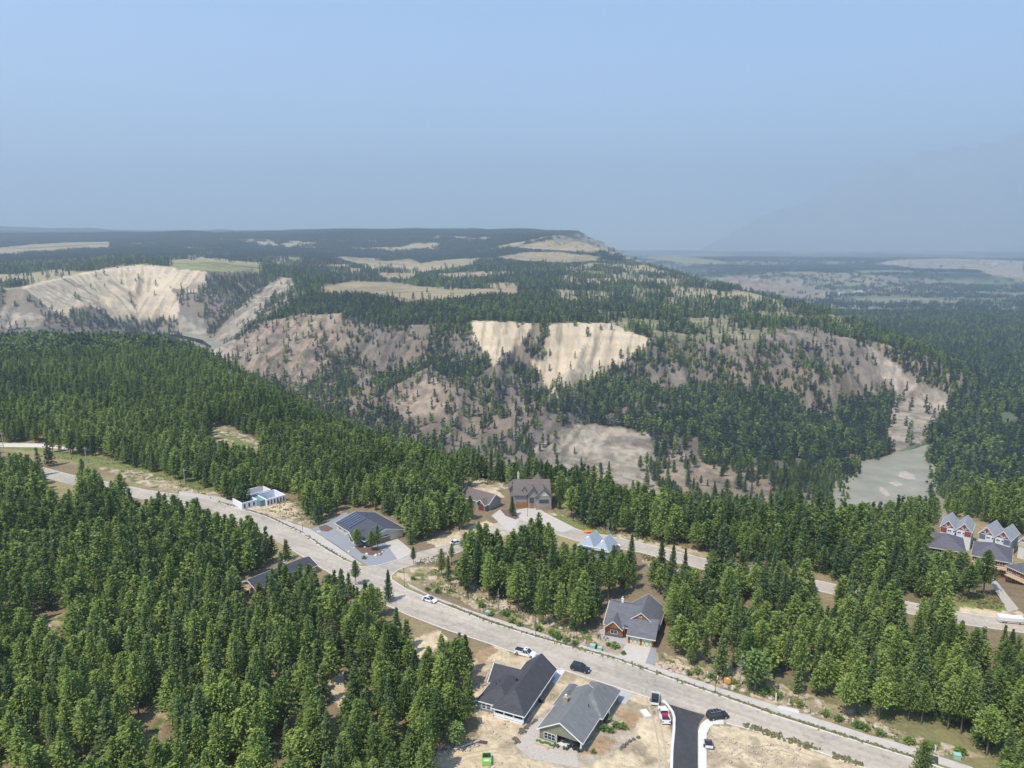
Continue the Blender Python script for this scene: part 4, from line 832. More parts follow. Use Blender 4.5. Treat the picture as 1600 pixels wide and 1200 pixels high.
# ------------------------------------------------------------------ vehicles
TYRE = mat('tyre', (.02,.02,.02), .9); RIM = mat('rim', (.45,.45,.47), .35, metal=.7); LAMP = mat('lamp_glass', (.7,.7,.68), .2, spec=.8); RED = mat('tail_lamp', (.4,.02,.02), .3)
def vehicle(name, label, p, rz, kind, col, cat):
    """nose towards +x"""
    r = empty(name, (p[0], p[1], .03), rz, label, cat, None)
    pm = mat('paint_%.2f_%.2f' % (col[0], col[2]), col, .25, spec=.6)
    L, W = {'sedan': (4.6, 1.84), 'suv': (4.75, 1.92), 'pickup': (5.6, 1.98)}[kind]; h = {'sedan': .82, 'suv': 1.0, 'pickup': 1.02}[kind]; top = {'sedan': 1.42, 'suv': 1.72, 'pickup': 1.80}[kind]
    hw = W/2; n = L/2
    prof = [(-n, .38), (-n+.05, h-.12), (-n+.2, h), (n*.35, h), (n-.45, h-.10), (n-.08, h-.28), (n, .42), (n-.15, .26), (-n+.15, .26)]
    m = MB(); k = len(prof)
    for sgn, wd in ((-1, hw), (1, hw)): pass
    m.add([(a, -hw+(.10 if b > h-.15 or abs(a) > n-.1 else 0), b) for a, b in prof]+[(a, hw-(.10 if b > h-.15 or abs(a) > n-.1 else 0), b) for a, b in prof], [tuple(range(k)), tuple(range(2*k-1, k-1, -1))]+[(i+k, (i+1) % k+k, (i+1) % k, i) for i in range(k)])
    if kind == 'pickup':      # open bed behind the cab
        m.box(-n+.02, -.35, -hw+.02, -hw+.14, h-.02, h+.22).box(-n+.02, -.35, hw-.14, hw-.02, h-.02, h+.22).box(-n+.02, -n+.12, -hw+.14, hw-.14, h-.02, h+.22)
    body = m.build('body', pm, r, bevel=.05)
    b0, b1, t0, t1 = {'sedan': (-n+.5, n*.48, -n+1.15, n*.12), 'suv': (-n+.12, n*.46, -n+.45, n*.16), 'pickup': (-.38, n*.50, -.25, n*.22)}[kind]
    g = MB(); a = .06; b = .26
    lo = [(b0, -hw+a, h), (b1, -hw+a, h), (b1, hw-a, h), (b0, hw-a, h)]; hi = [(t0, -hw+b, top-.06), (t1, -hw+b, top-.06), (t1, hw-b, top-.06), (t0, hw-b, top-.06)]
    g.add(lo+hi, [(0,3,2,1), (4,5,6,7), (0,1,5,4), (1,2,6,5), (2,3,7,6), (3,0,4,7)]); g.build('windows', GLASS, r)
    q = MB().box(t0-.03, t1+.03, -hw+b-.03, hw-b+.03, top-.06, top, .03)
    for sy in (-1, 1):
        for (u0, u1) in ((b0, t0), (b1, t1), ((b0+b1)/2-.05, (t0+t1)/2-.05)):
            p0 = Vector((u0, sy*(hw-a), h)); p1 = Vector((u1, sy*(hw-b), top-.05)); q.cyl(p0, p1, .05, .045, 5)
    q.build('roof_panel', pm, r, bevel=.02)
    wr = .34 if kind == 'sedan' else .39
    for sx in (-1, 1):
        for sy in (-1, 1):
            x = sx*(n-.9); wo = MB().cyl((x, sy*(hw-.22), wr-.03), (x, sy*(hw+.01), wr-.03), wr, wr, 16).build('wheel', TYRE, r)
            MB().cyl((x, sy*(hw-.05), wr-.03), (x, sy*(hw+.025), wr-.03), wr*.62, wr*.55, 12).build('rim', RIM, wo)
    for sy in (-1, 1):
        MB().box(n-.14, n+.01, sy*(hw-.42)-.18, sy*(hw-.42)+.18, h-.36, h-.22).build('headlight', LAMP, r)
        MB().box(-n-.015, -n+.1, sy*(hw-.25)-.12, sy*(hw-.25)+.12, h-.34, h-.12).build('tail_light', RED, r)
        MB().box(b1-.35, b1-.15, sy*(hw+.08)-.09, sy*(hw+.08)+.09, h-.02, h+.14).build('mirror', pm, r)
    return r, n, hw, h, top
def heading(a, b): (x0, y0), (x1, y1) = P(*a), P(*b); return ((x0+x1)/2, (y0+y1)/2), math.atan2(y1-y0, x1-x0)
WP, BK, NV = (.78,.78,.79), (.018,.020,.024), (.020,.026,.040)
p, a = heading((808,1020), (834,1027)); r, n, hw, h_, t_ = vehicle('pickup_truck', 'white pickup with black bed cover parked by charcoal roofed house', p, a, 'pickup', WP, 'pickup truck')
MB().box(-n+.13, -.4, -hw+.15, hw-.15, h_+.12, h_+.2).build('bed_cover', DARK, r); MB().box(.1, .5, -.3, .3, t_, t_+.04).build('sunroof', GLASS, r)
p, a = heading((894,1044), (920,1051)); r, n, hw, h_, t_ = vehicle('suv', 'dark blue SUV parked on the street above the grey roofed house', p, a, 'suv', NV, 'car')
p, a = heading((662,936.5), (681,942)); r, n, hw, h_, t_ = vehicle('car', 'white car driving alone along the street below the junction', p, a, 'sedan', WP, 'car')
MB().box(-.4, .3, -.4, .4, t_, t_+.015).build('sunroof', GLASS, r)
p, a = heading((1105,1124), (1137,1119)); r, n, hw, h_, t_ = vehicle('suv', 'black SUV with roof rack parked at the mouth of the black asphalt drive', p, a, 'suv', BK, 'car')
rk = MB()
for sy in (-1, 1): rk.cyl((-1.9, sy*.62, t_+.16), (.3, sy*.62, t_+.16), .035, .035, 5)
for x in (-1.8, -1.1, -.4, .2): rk.cyl((x, -.64, t_+.16), (x, .64, t_+.16), .03, .03, 5); rk.cyl((x, -.62, t_-.02), (x, -.62, t_+.16), .03, .03, 4); rk.cyl((x, .62, t_-.02), (x, .62, t_+.16), .03, .03, 4)
rk.build('roof_rack', RIM, r); MB().box(.35, .8, -.4, .4, t_, t_+.015).build('sunroof', GLASS, r)
p, a = heading((1042,1137), (1033,1105)); r, n, hw, h_, t_ = vehicle('pickup_truck', 'white pickup carrying a red load behind the flat trailer', p, a, 'pickup', WP, 'pickup truck')
o = MB().box(-1.6, -.5, -.7, .7, .95, 1.5, .12).build('load', mat('red_load', (.36,.02,.07), .5), r); MB().box(-n+.3, -1.7, -.75, .75, .95, 1.25).build('toolbox', DARK, r)
p, a = heading((703,852), (723,847)); vehicle('car', 'white car parked on the side street behind thin pines', p, a, 'sedan', WP, 'car')
def trailer(label, a, b, W=1.9, wall=.45, white=True):
    p, rz = heading(a, b); L = math.hypot(P(*b)[0]-P(*a)[0], P(*b)[1]-P(*a)[1]); r = empty('trailer', (p[0], p[1], .03), rz, label, 'trailer'); n = L/2; h = W/2
    MB().box(-n, n, -h, h, .45, .55).build('deck', DARK, r); s = MB().box(-n, n, -h-.06, -h, .4, .5+wall).box(-n, n, h, h+.06, .4, .5+wall).box(n, n+.06, -h, h, .4, .5+wall); s.build('side_wall', WHITE if white else RIM, r)
    MB().box(-n-.06, -n, -h, h, .4, .55+wall*.8).build('tailgate', WHITE, r); MB().cyl((n, 0, .42), (n+1.2, 0, .42), .06, .06, 6).build('drawbar', DARK, r)
    for sy in (-1, 1): w_ = MB().cyl((-.2, sy*(h+.08), .32), (-.2, sy*(h+.28), .32), .32, .32, 14).build('wheel', TYRE, r); MB().cyl((-.2, sy*(h+.2), .32), (-.2, sy*(h+.29), .32), .18, .18, 10).build('rim', RIM, w_)
    return r, n, h
r, n, h = trailer('flat trailer with white sides and dark deck parked on sand by the street', (1023,1104), (1024,1087), 1.7)
MB().box(-.9, .3, -.5, .5, .55, .95).box(.5, 1.1, -.4, .4, .55, .8).build('load', DARK, r)
trailer('small open utility trailer on the sandy lot right of the white pavement', (1108,1172), (1106,1162), 1.5, .5, False)
# ------------------------------------------------------------------ street furniture
def lamp_post(x, y, z, label, h=6.4):
    r = empty('street_lamp', (x, y, z), 0, label, 'street lamp', 'street lamps along the street')
    MB().cyl((0,0,0), (0,0,.5), .12, .1, 8).cyl((0,0,.5), (0,0,h), .07, .05, 8).build('post', DARK, r); MB().cyl((0,0,h-.1), (.0,-.9,h), .04, .04, 6).build('arm', DARK, r)
    MB().cyl((0,-.9,h-.1), (0,-.9,h+.12), .2, .1, 8).build('lamp_head', DARK, r); MB().box(-.2, .2, -.2, .2, -.1, .1).build('footing', M_CONC, r)
    return r
for px, py, lb in ((837,996,'street lamp post beside the pavement above the white pickup'), (1117.5,1083,'street lamp post beside the pavement near the orange sign'), (473,833,'street lamp post beside the pavement left of the solar house'), (632,918,'street lamp post beside the pavement right of the junction'), (824.5,807,'street lamp post standing in the large house driveway'), (438,808,'street lamp post nearest the white block walls')):
    x, y = P(px, py); lamp_post(x, y, .0, lb)
def pole(px, py, h, label):
    x, y = P(px, py); r = empty('power_pole', (x, y, 0), 0, label, 'power pole', 'power poles along the left road'); MB().cyl((0,0,-.3), (0,0,h), .16, .11, 8).build('post', mat('pole_wood', (.50,.46,.40), .9), r); MB().box(-.9, .9, -.05, .05, h-.7, h-.55).build('crossarm', mat('pole_wood', (.5,.46,.4), .9), r)
pole(5.5, 701, 8.5, 'wooden power pole at the left edge above the pale road'); pole(135.5, 728, 9, 'wooden power pole between the two left roads'); pole(289, 757, 7, 'wooden power pole on the grass above the left road'); pole(263, 776, 6, 'wooden power pole at the lower edge of the left road')
def marker(px, py, h, label):
    x, y = P(px, py); r = empty('marker_post', (x, y, 0), 0, label, 'post', 'white marker posts beside the pavement'); MB().box(-.11, .11, -.09, .09, -.2, h, .01).build('post', WHITE, r); MB().box(-.13, .13, -.11, .11, h, h+.06).build('cap', WHITE, r)
for px, py, h, lb in ((753,957,1.1,'white marker post beside green utility box on the verge'), (833,980,1.1,'white marker post just left of a street lamp'), (914,1006,1.0,'white marker post between shrubs left of the cabin garden'), (1105,1059,1.5,'white marker post left of the orange sign'), (1121,1063,1.0,'short white marker post just left of the orange sign'), (1212,1096,1.9,'tall white marker post left of the concrete barrier'), (1232.5,1099,1.0,'white marker post behind the concrete barrier'), (1332,1131,1.2,'white marker post below the dense pines near bottom right'), (1461,1175,1.3,'white marker post at bottom right beyond the dark drive patch'), (722,938,.8,'low white marker post below thin trees on the verge'), (1174,1077,1.0,'white marker post under the pale leafy tree')): marker(px, py, h, lb)
gbm = mat('utility_green', (.30,.50,.40), .6)
def ubox(px, py, w, label, g='green utility boxes on the verge'):
    x, y = P(px, py); r = empty('utility_box', (x, y, 0), R_(-20), label, 'utility box', g); MB().box(-w/2, w/2, -w*.4, w*.4, 0, w*.75, .03).build('cabinet', gbm, r); MB().box(-w/2-.05, w/2+.05, -w*.4-.05, w*.4+.05, w*.75, w*.75+.08, .03).build('lid', gbm, r)
ubox(763, 961, 1.4, 'green utility box on the verge right of a white marker post'); ubox(926, 1013, 1.3, 'green utility box at left corner of the cabin garden'); ubox(937, 1016, 1.1, 'pale utility box at the cabin garden edge'); ubox(1495, 1185, 1.3, 'green utility box at bottom right near the forest edge')
# sign with orange panel
x, y = P(1136, 1070); r = empty('notice_sign', (x, y, 0), R_(-14), 'orange notice sign with dark frame standing among green shrubs', 'sign')
MB().box(-.9, -.78, -.06, .06, -.2, 1.7).box(.78, .9, -.06, .06, -.2, 1.7).build('frame', DARK, r); MB().box(-.78, .78, -.04, .04, .35, 1.6).add([(-.78,-.04,1.6), (.78,-.04,1.6), (0,-.04,2.0), (-.78,.04,1.6), (.78,.04,1.6), (0,.04,2.0)], [(0,1,2), (5,4,3), (1,4,5,2), (2,5,3,0)]).build('panel', mat('orange_panel', (.70,.30,.08), .7, noise=.15, scale=3), r); MB().box(-.2, .25, -.05, -.041, 1.45, 1.8).build('emblem', WHITE, r)
# concrete barrier
x, y = P(1232, 1111); o = MB().box(-2.2, 2.2, -.3, .3, .16, .45, .05).box(-2.0, 2.0, -.13, .13, .45, .85, .04).build('concrete_barrier', M_CONC); o.location = (x, y, .01); o.rotation_euler.z = R_(-22); tag(o, 'long pale concrete barrier lying across the pavement edge', 'barrier')
# concrete pad with lid
x, y = P(1009, 1117); r = empty('concrete_vault', (x, y, 0), R_(18), 'pale concrete vault on the sand left of white pickup', 'concrete vault'); MB().box(-.75, .75, -1.3, 1.3, -.1, .45).build('base', M_CONC, r); MB().box(-.68, .68, -1.22, 1.22, .45, .55).build('lid', mat('vault_lid', (.66,.64,.55), .8), r)
# lime green skip with black goods on it
x, y = P(760.5, 1190); r = empty('skip', (x, y, 0), R_(2), 'lime green open skip with black bundles at the bottom of the photo', 'skip')
lime = mat('lime_paint', (.25,.50,.12), .5); MB().box(-1.15, 1.15, -1.7, 1.7, .1, .2).box(-1.15, -1.05, -1.7, 1.7, .2, 1.3).box(1.05, 1.15, -1.7, 1.7, .2, 1.3).box(-1.05, 1.05, -1.7, -1.6, .2, 1.3).box(-1.05, 1.05, 1.6, 1.7, .2, 1.3).build('body', lime, r)
MB().box(-1.04, 1.04, -1.59, .0, 1.0, 1.12).build('cover', lime, r); MB().box(-.6, .5, -1.1, -.8, 1.125, 1.16).build('label_panel', WHITE, r)
m = MB()
for i in range(3):
    for j in range(2): m.blob((-.65+i*.62, .45+j*.7, 1.15), (.3, .32, .32), 7, 5, .15)
m.build('bundles', DARK, r); r.scale = (.78,)*3
def small(name, label, cat, px, py, build, rz=0, z=0, group=None):
    x, y = P(px, py); r = empty(name, (x, y, z), rz, label, cat, group); build(r); return r
small('timber_stack', 'dark stack of planks lying on bare sand near the forest edge', 'timber stack', 750, 1160, lambda r: [MB().box(-1.5, 1.5, -.35+.24*k, -.15+.24*k, .02, .2+.05*k).build('plank', mat('dark_timber', (.09,.08,.08), .8), r) for k in range(3)], R_(-12))
small('felled_log', 'long bleached log lying at the left edge of the sandy lot', 'log', 728, 1166, lambda r: [MB().cyl((-3, 0, .25), (3, 0, .3), .22, .14, 8).build('log', mat('bleached_wood', (.62,.50,.34), .8), r), MB().cyl((1, 0, .3), (1.8, .5, .6), .06, .03, 5).build('branch_stub', mat('bleached_wood', (.62,.50,.34), .8), r)], R_(28))
def ac(r): MB().box(-.5, .5, -.45, .45, 0, .1).build('pad', M_CONC, r); MB().box(-.42, .42, -.38, .38, .1, 1.0, .02).build('casing', DARK, r); MB().cyl((0,0,1.0), (0,0,1.04), .34, .34, 14).build('fan_grille', RIM, r)
small('heat_pump', 'dark heat pump unit outside the charcoal roofed house side wall', 'heat pump', 845.5, 1098, ac, R_(-24))
def tank(r): MB().cyl((0,0,.1), (0,0,1.5), .38, .38, 14).cyl((0,0,1.5), (0,0,1.75), .38, .18, 14).build('tank', WHITE, r); MB().box(-.45, .45, -.45, .45, 0, .1).build('base', M_CONC, r)
small('propane_tank', 'white upright propane tank beside the grey roofed house', 'tank', 950, 1119, tank)
def planter(r): MB().box(-2.0, 2.0, -.6, .6, 0, .45).build('box', mat('planter_wood', (.5,.42,.3), .8), r); m = MB(); [m.blob((-1.7+.34*k, rnd.uniform(-.25, .25), .5), (.3, .35, .18), 6, 4, .3) for k in range(11)]; m.build('plants', mat('leafy_green', (.06,.14,.03), .8, noise=.4, scale=4), r)
small('planter_box', 'raised wooden planter box full of green plants on the patio', 'planter', 851, 1164, planter, R_(-24))
def chair(r):
    MB().box(-.33, .33, -.33, .3, .32, .45, .02).build('seat', DARK, r); MB().box(-.33, .33, .28, .38, .42, .95, .02).build('backrest', DARK, r)
    for sx in (-1, 1): MB().box(sx*.36-.05, sx*.36+.05, -.33, .33, .05, .62).build('arm', DARK, r)
def table(r):
    MB().cyl((0,0,.68), (0,0,.73), .55, .55, 16).build('top', mat('table_top', (.16,.13,.11), .5), r); MB().cyl((0,0,0), (0,0,.68), .07, .05, 8).build('pedestal', DARK, r)
CH = [(876,1158,20,'dark patio armchair nearest the white patio post'), (883,1155,-160,'dark patio armchair behind the round table under the porch'), (890,1168,200,'dark patio armchair at front left of the open patio'), (898,1171,30,'dark patio armchair at front edge of the patio'), (903,1166,-60,'dark patio armchair near the right porch post'), (904,1174,120,'dark patio armchair nearest the bottom right of the patio')]
for px, py, a_, lb in CH: small('patio_chair', lb, 'chair', px, py, chair, R_(a_), 0, 'dark patio chairs')
small('patio_table', 'round brown table under the porch of the grey roofed house', 'table', 880, 1160, table); small('patio_table', 'round brown table between armchairs on the open patio', 'table', 898, 1166, table)
potm = mat('pot_clay', (.12,.08,.06), .8)
def pot(r): MB().cyl((0,0,0), (0,0,.42), .2, .3, 10).build('pot', potm, r); MB().blob((0,0,.55), (.3,.3,.25), 7, 5, .3).build('plant', MATS['leafy_green'], r)
for px, py, lb in ((867,1166,'dark plant pot left of the patio chairs, nearest the planter'), (871,1168,'dark plant pot left of the patio chairs, second from planter'), (881,1171,'dark plant pot at the gravel edge, left one of its pair'), (885,1172,'dark plant pot at the gravel edge, right one of its pair'), (908,1175,'dark plant pot at the right end of the patio')): small('plant_pot', lb, 'plant pot', px, py, pot, 0, 0, 'plant pots on the patio')
small('tarp_heap', 'orange tarpaulin heap on the verge of the upper street', 'heap', 919, 832, lambda r: [MB().blob((0,0,.3), (1.7,.7,.6), 9, 5, .25).build('tarpaulin', mat('orange_tarp', (.75,.22,.06), .7), r), MB().box(-.8, .8, -1.2, -1.0, 0, .3).build('crate', orange, r)])  # heap of orange tarpaulin with a crate beside it
small('timber_stack', 'pale planks stacked beside the upper street right of orange heap', 'timber stack', 938, 837, lambda r: [MB().box(-2.6, 2.6, -.4+.3*k, -.15+.3*k, .02, .25+.06*k).build('plank', mat('pale_timber', (.66,.52,.36), .8), r) for k in range(3)], R_(-12))
small('portable_toilet', 'orange portable toilet between the blue gables and the tall firs', 'toilet', 966, 862, lambda r: [MB().box(-.6, .6, -.6, .6, 0, 2.2, .02).build('cabin', mat('orange_plastic', (.72,.32,.12), .5), r), MB().box(-.66, .66, -.66, .66, 2.2, 2.4, .12).build('roof', WHITE, r), MB().box(-.4, .4, -.63, -.6, .1, 2.0).build('door', WHITE, r)])
def longbox(r): MB().box(-4.6, 4.6, -1.3, 1.3, .5, 2.7, .04).build('body', WHITE, r); [MB().cyl((x, sy*1.05, .38), (x, sy*1.33, .38), .38, .38, 12).build('wheel', TYRE, r) for x in (-3, -2, 3) for sy in (-1, 1)]; r.scale = (.66, .8, .62); MB().box(-4.6, 4.6, -1.34, -1.3, .9, 1.2).build('stripe', RIM, r)
small('box_trailer', 'long white box trailer at the right end of the upper street', 'trailer', 1578, 972, longbox, R_(-12))
# boulders and shrubs
stone = mat('pale_boulder', (.46,.38,.29), .9, noise=.25, scale=2); dstone = mat('dark_boulder', (.13,.11,.09), .9, noise=.3, scale=2)
def boulder(px, py, s, label, m, g):
    x, y = P(px, py); o = MB().blob((0, 0, s*.25), (s, s*.8, s*.62), 7, 5, .22).build('boulder', m); o.location = (x, y, 0); o.rotation_euler.z = rnd.uniform(0, 6); tag(o, label, 'boulder', g)
for px, py, s in ((826,1134,.5),(830,1131,.45),(834,1129,.4),(837,1126,.45),(815,1142,.7),(819,1144,.6),(813,1146,.5),(822,1138,.6),(804,1155,.6),(808,1157,.5),(811,1160,.45),(806,1161,.4)): boulder(px, py, s, 'dark boulder in the line between the sandy lot and the gravel patio', dstone, 'dark boulders along the patio edge')
for px, py, s in ((974,1167,.6),(979,1163,.5),(984,1159,.5),(990,1156,.45),(997,1153,.5),(970,1170,.4)): boulder(px, py, s, 'brown boulder in the curved row right of the grey house garden', dstone, 'boulders right of the garden')
for px, py, s in ((545,862,.5),(553,857,.45),(573,866,.5),(587,868,.6),(593,866,.5),(598,863,.45),(570,855,.4),(500,831,.5),(497,831,.4)): boulder(px, py, s, 'white boulder on the grey gravel yard of the solar panelled house', mat('white_boulder', (.70,.66,.58), .9), 'white boulders in the gravel yard')
g_ = random.Random(5)
for k in range(34):
    t = g_.random(); px = 1030+t*370; py = 1046+t*108+g_.uniform(-9, 0)-3*math.sin(t*9); boulder(px, py, g_.uniform(.35, .95), 'pale boulder on the rubble bank beside the lower right pavement', stone, 'pale boulders on the roadside bank')
for k in range(26):
    t = g_.random(); px = 650+t*260; py = 905+t*92+g_.uniform(-8, 0); boulder(px, py, g_.uniform(.3, .7), 'pale boulder on the rubble bank between junction and cabin', stone, 'pale boulders left of the cabin')
for k in range(20):
    px = g_.uniform(655, 735); py = 1185-(px-655)*.22+g_.uniform(-14, 8); boulder(px, py, g_.uniform(.4, .9), 'pale boulder in the rubble at the forest edge near photo bottom', stone, 'pale boulders at the forest edge')

# loose stones and dry tufts
def inside(poly, n, g):
    q = np.array(PP(poly)); a, b = q.min(0), q.max(0); x = g.uniform(a[0], b[0], n); y = g.uniform(a[1], b[1], n); k = pip(x, y, [tuple(p) for p in q]); return x[k], y[k]
BANKS = [([(650,905),(700,925),(780,955),(860,985),(930,1012),(930,1003),(860,975),(780,942),(700,912)], 5000), ([(1025,1040),(1120,1068),(1235,1103),(1400,1154),(1500,1188),(1510,1180),(1400,1140),(1240,1088),(1120,1052),(1040,1030)], 9000),
         ([(655,1180),(700,1165),(745,1150),(750,1165),(700,1185),(665,1200)], 1800), ([(745,1020),(800,1020),(860,1045),(1040,1100),(1050,1200),(690,1200),(748,1165)], 2600), ([(1106,1150),(1200,1155),(1340,1200),(1106,1200)], 1400), ([(440,800),(520,800),(490,822),(450,810)], 900), ([(640,845),(720,830),(720,838),(650,856)], 900)]
def stones():
    g = np.random.default_rng(41); O = np.array([(1,0,0),(0,1,0),(-1,0,0),(0,-1,0),(0,0,.8),(0,0,-.5)]); Fo = np.array([(0,1,4),(1,2,4),(2,3,4),(3,0,4),(1,0,5),(2,1,5),(3,2,5),(0,3,5)]); Vs = []; Fs = []; b = 0
    for poly, n in BANKS:
        x, y = inside(poly, n, g)
        if n < 2700: k = fbm(x/5, y/5, 401, 3) > .52; x, y = x[k], y[k]
        s = np.exp(g.normal(-2.1, .55, len(x))).clip(.05, .5); V = O[None]*s[:, None, None]*g.uniform(.6, 1.3, (len(x), 6, 1))*np.array([1, 1, .7]); V += np.stack([x, y, s*.15], -1)[:, None]
        Vs.append(V.reshape(-1, 3)); Fs.append((Fo[None]+6*np.arange(len(x))[:, None, None]).reshape(-1, 3)+b); b += 6*len(x)
    o = bpy.data.objects.new('loose_stones', mesh_np('loose_stones', np.concatenate(Vs), np.concatenate(Fs), stone)); link(o); o['kind'] = 'stuff'; o['label'] = 'loose pale stones over the roadside banks and lots'
def tufts():
    g = np.random.default_rng(42); Vs = []; b = 0
    for poly, n in ([BANKS[0][0], 6000], [BANKS[1][0], 9000], [[(640,880),(700,862),(780,900),(940,985),(955,1005),(840,975),(690,915)], 9000], [(1040,1020), 0] if False else [[(1000,865),(1100,892),(1090,905),(1010,885)], 2500], [[(862,796),(905,822),(1000,843),(1110,865),(1110,858),(1000,833),(900,808)], 5000], [[(0,706),(130,722),(260,755),(345,785),(300,750),(160,716)], 7000], [[(1490,930),(1530,910),(1575,950),(1500,955)], 3000], [[(728,748),(790,746),(790,756),(735,760)], 2000], [[(400,765),(500,790),(530,800),(480,822),(420,800)], 3000]):
        x, y = inside(poly, n, g); k = fbm(x/3, y/3, 402, 3) > .47; x, y = x[k], y[k]; m = len(x); h = g.uniform(.15, .6, m); a = g.uniform(0, 6.28, m); wd = g.uniform(.1, .35, m); z = ground_z(x, y)
        c = np.stack([x, y, z-.02], -1); e = np.stack([np.cos(a)*wd, np.sin(a)*wd, 0*a], -1); t = np.stack([g.normal(0, .15, m), g.normal(0, .15, m), h], -1)
        Vs.append(np.stack([c-e, c+e, c+e*.8+t, c-e*.8+t], 1).reshape(-1, 4, 3))
    V = np.concatenate(Vs); n = len(V)
    o = bpy.data.objects.new('dry_grass', mesh_np('dry_grass', V.reshape(-1, 3), np.arange(4*n).reshape(n, 4), mat('dry_grass_blades', (.10,.12,.04), .9, col2=(.40,.32,.16), noise=.2, scale=.35))); link(o); o['kind'] = 'stuff'; o['label'] = 'dry grass and weeds growing over the verges'
stones(); tufts()
# ------------------------------------------------------------------ trees
PINE_LEAF = foliage('pine_needles', (.100, .150, .042), (.265, .335, .088))
FIR_LEAF = foliage('fir_needles', (.076, .118, .050), (.175, .232, .080))
FAR_HAZE_LEAF = foliage('far_hazed_needles', (.030, .058, .048), (.060, .100, .062))  # distance haze put into the leaf colour: darker, bluer needles for far trees
ASPEN_LEAF = foliage('aspen_leaves', (.10, .17, .05), (.22, .30, .10), 0.35)
BARK = mat('bark', (.16, .12, .09), 0.95, noise=.4, scale=3); GREYBARK = mat('weathered_bark', (.34, .31, .28), 0.95, noise=.3, scale=3)
def crown_np(seed, h, rad, cb, levels, br, clumps, size, kind='pine', quads=2):
    g = np.random.default_rng(seed); P0 = []; D0 = []; LV = []
    lean = g.normal(0, .012, 2)
    for l in range(levels):
        t = (l+g.uniform(0, .8))/levels; z = h*(cb+(1-cb)*t)
        if kind == 'fir': prof = (1-t)**0.85*(.75+.25*min(1, t*8))+.03
        elif kind == 'pine': prof = (min(1, (t+.12)*3.4))**0.8*(1-t)**0.66*1.12+.03
        else: prof = math.sqrt(max(0.02, 1-(2*t-0.9)**2))*0.95
        nb = max(3, int(br*(0.45+0.55*prof)+.5)); a0 = g.uniform(0, 6.28)
        for b_ in range(nb):
            a = a0+2*math.pi*b_/nb+g.uniform(-.3, .3); L = rad*prof*g.uniform(.62, 1.18)
            if g.random() < .06: continue
            lv = g.random()
            for c in range(clumps):
                s = (c+g.uniform(.25, 1))/clumps
                rise = {'fir': -0.22, 'pine': 0.22, 'aspen': .15}[kind]*L*s*(1.0 if kind != 'fir' else s+.3)
                p = np.array([math.cos(a)*L*s+lean[0]*z, math.sin(a)*L*s+lean[1]*z, z+rise+g.normal(0, .10)])
                for q in range(quads):
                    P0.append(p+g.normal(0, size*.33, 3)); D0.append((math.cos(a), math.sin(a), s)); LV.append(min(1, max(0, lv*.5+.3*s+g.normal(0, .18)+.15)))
    P0 = np.array(P0); D0 = np.array(D0); n = len(P0); LV = np.array(LV)
    rad_d = np.stack([D0[:, 0], D0[:, 1], g.normal(0.12, .28, n)], -1); rad_d /= np.linalg.norm(rad_d, axis=1)[:, None]
    sd = np.cross(rad_d, g.normal(0, 1, (n, 3))+np.array([0, 0, 1.3])); sd /= np.linalg.norm(sd, axis=1)[:, None]
    ln = size*g.uniform(.75, 1.35, n)[:, None]; wd = size*g.uniform(.28, .55, n)[:, None]
    up = np.cross(rad_d, sd)*ln*g.uniform(-.25, .25, n)[:, None]
    V = np.stack([P0-rad_d*ln*.6, P0+sd*wd+up, P0+rad_d*ln*.65, P0-sd*wd+up], 1).reshape(-1, 3)
    Fc = np.arange(4*n).reshape(n, 4)
    return V, Fc, np.repeat(LV, 4)
def trunk_mb(h, r, bare=False, seed=0):
    m = MB(); g = random.Random(seed)
    zs = [-0.4, h*.3, h*.65, h*.96]; rs = [r, r*.8, r*.45, r*.08]; off = [(0, 0)]+[(g.uniform(-.08, .08), g.uniform(-.08, .08)) for _ in range(3)]
    n = 6; vs = [(off[k][0]+rs[k]*math.cos(6.283*i/n), off[k][1]+rs[k]*math.sin(6.283*i/n), zs[k]) for k in range(4) for i in range(n)]
    m.add(vs, [(k*n+i, k*n+(i+1) % n, (k+1)*n+(i+1) % n, (k+1)*n+i) for k in range(3) for i in range(n)]+[tuple(range(3*n, 4*n))])
    for k in range(26 if bare else 9):
        z = h*g.uniform(.12, .92 if bare else .5); a = g.uniform(0, 6.28); L = (1-z/h)*h*.2*g.uniform(.5, 1.1)+.3
        m.cyl((0, 0, z), (math.cos(a)*L, math.sin(a)*L, z+L*(g.uniform(-.25, .35))), .035*(2 if bare else 1), .01, 3, False)
        if bare: m.cyl((math.cos(a)*L*.5, math.sin(a)*L*.5, z), (math.cos(a+.6)*L, math.sin(a+.6)*L, z+L*.3), .04, .01, 3, False)
    return m
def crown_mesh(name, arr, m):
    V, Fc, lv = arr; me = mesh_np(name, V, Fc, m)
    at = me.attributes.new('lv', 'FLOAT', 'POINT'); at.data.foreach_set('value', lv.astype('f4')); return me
SPEC = []   # (kind, h, r)
for i in range(6): SPEC.append(('pine', [11.5, 13, 10.5, 12.5, 14, 11][i], [2.9, 2.7, 3.0, 3.2, 2.9, 2.4][i]))
for i in range(4): SPEC.append(('fir', [13, 11, 14.5, 9.5][i], [2.6, 2.5, 3.0, 2.3][i]))
for i in range(2): SPEC.append(('aspen', [8.5, 7][i], [2.2, 2.0][i]))
LEAF = {'pine': PINE_LEAF, 'fir': FIR_LEAF, 'aspen': ASPEN_LEAF}
NEARC = []; NEART = []
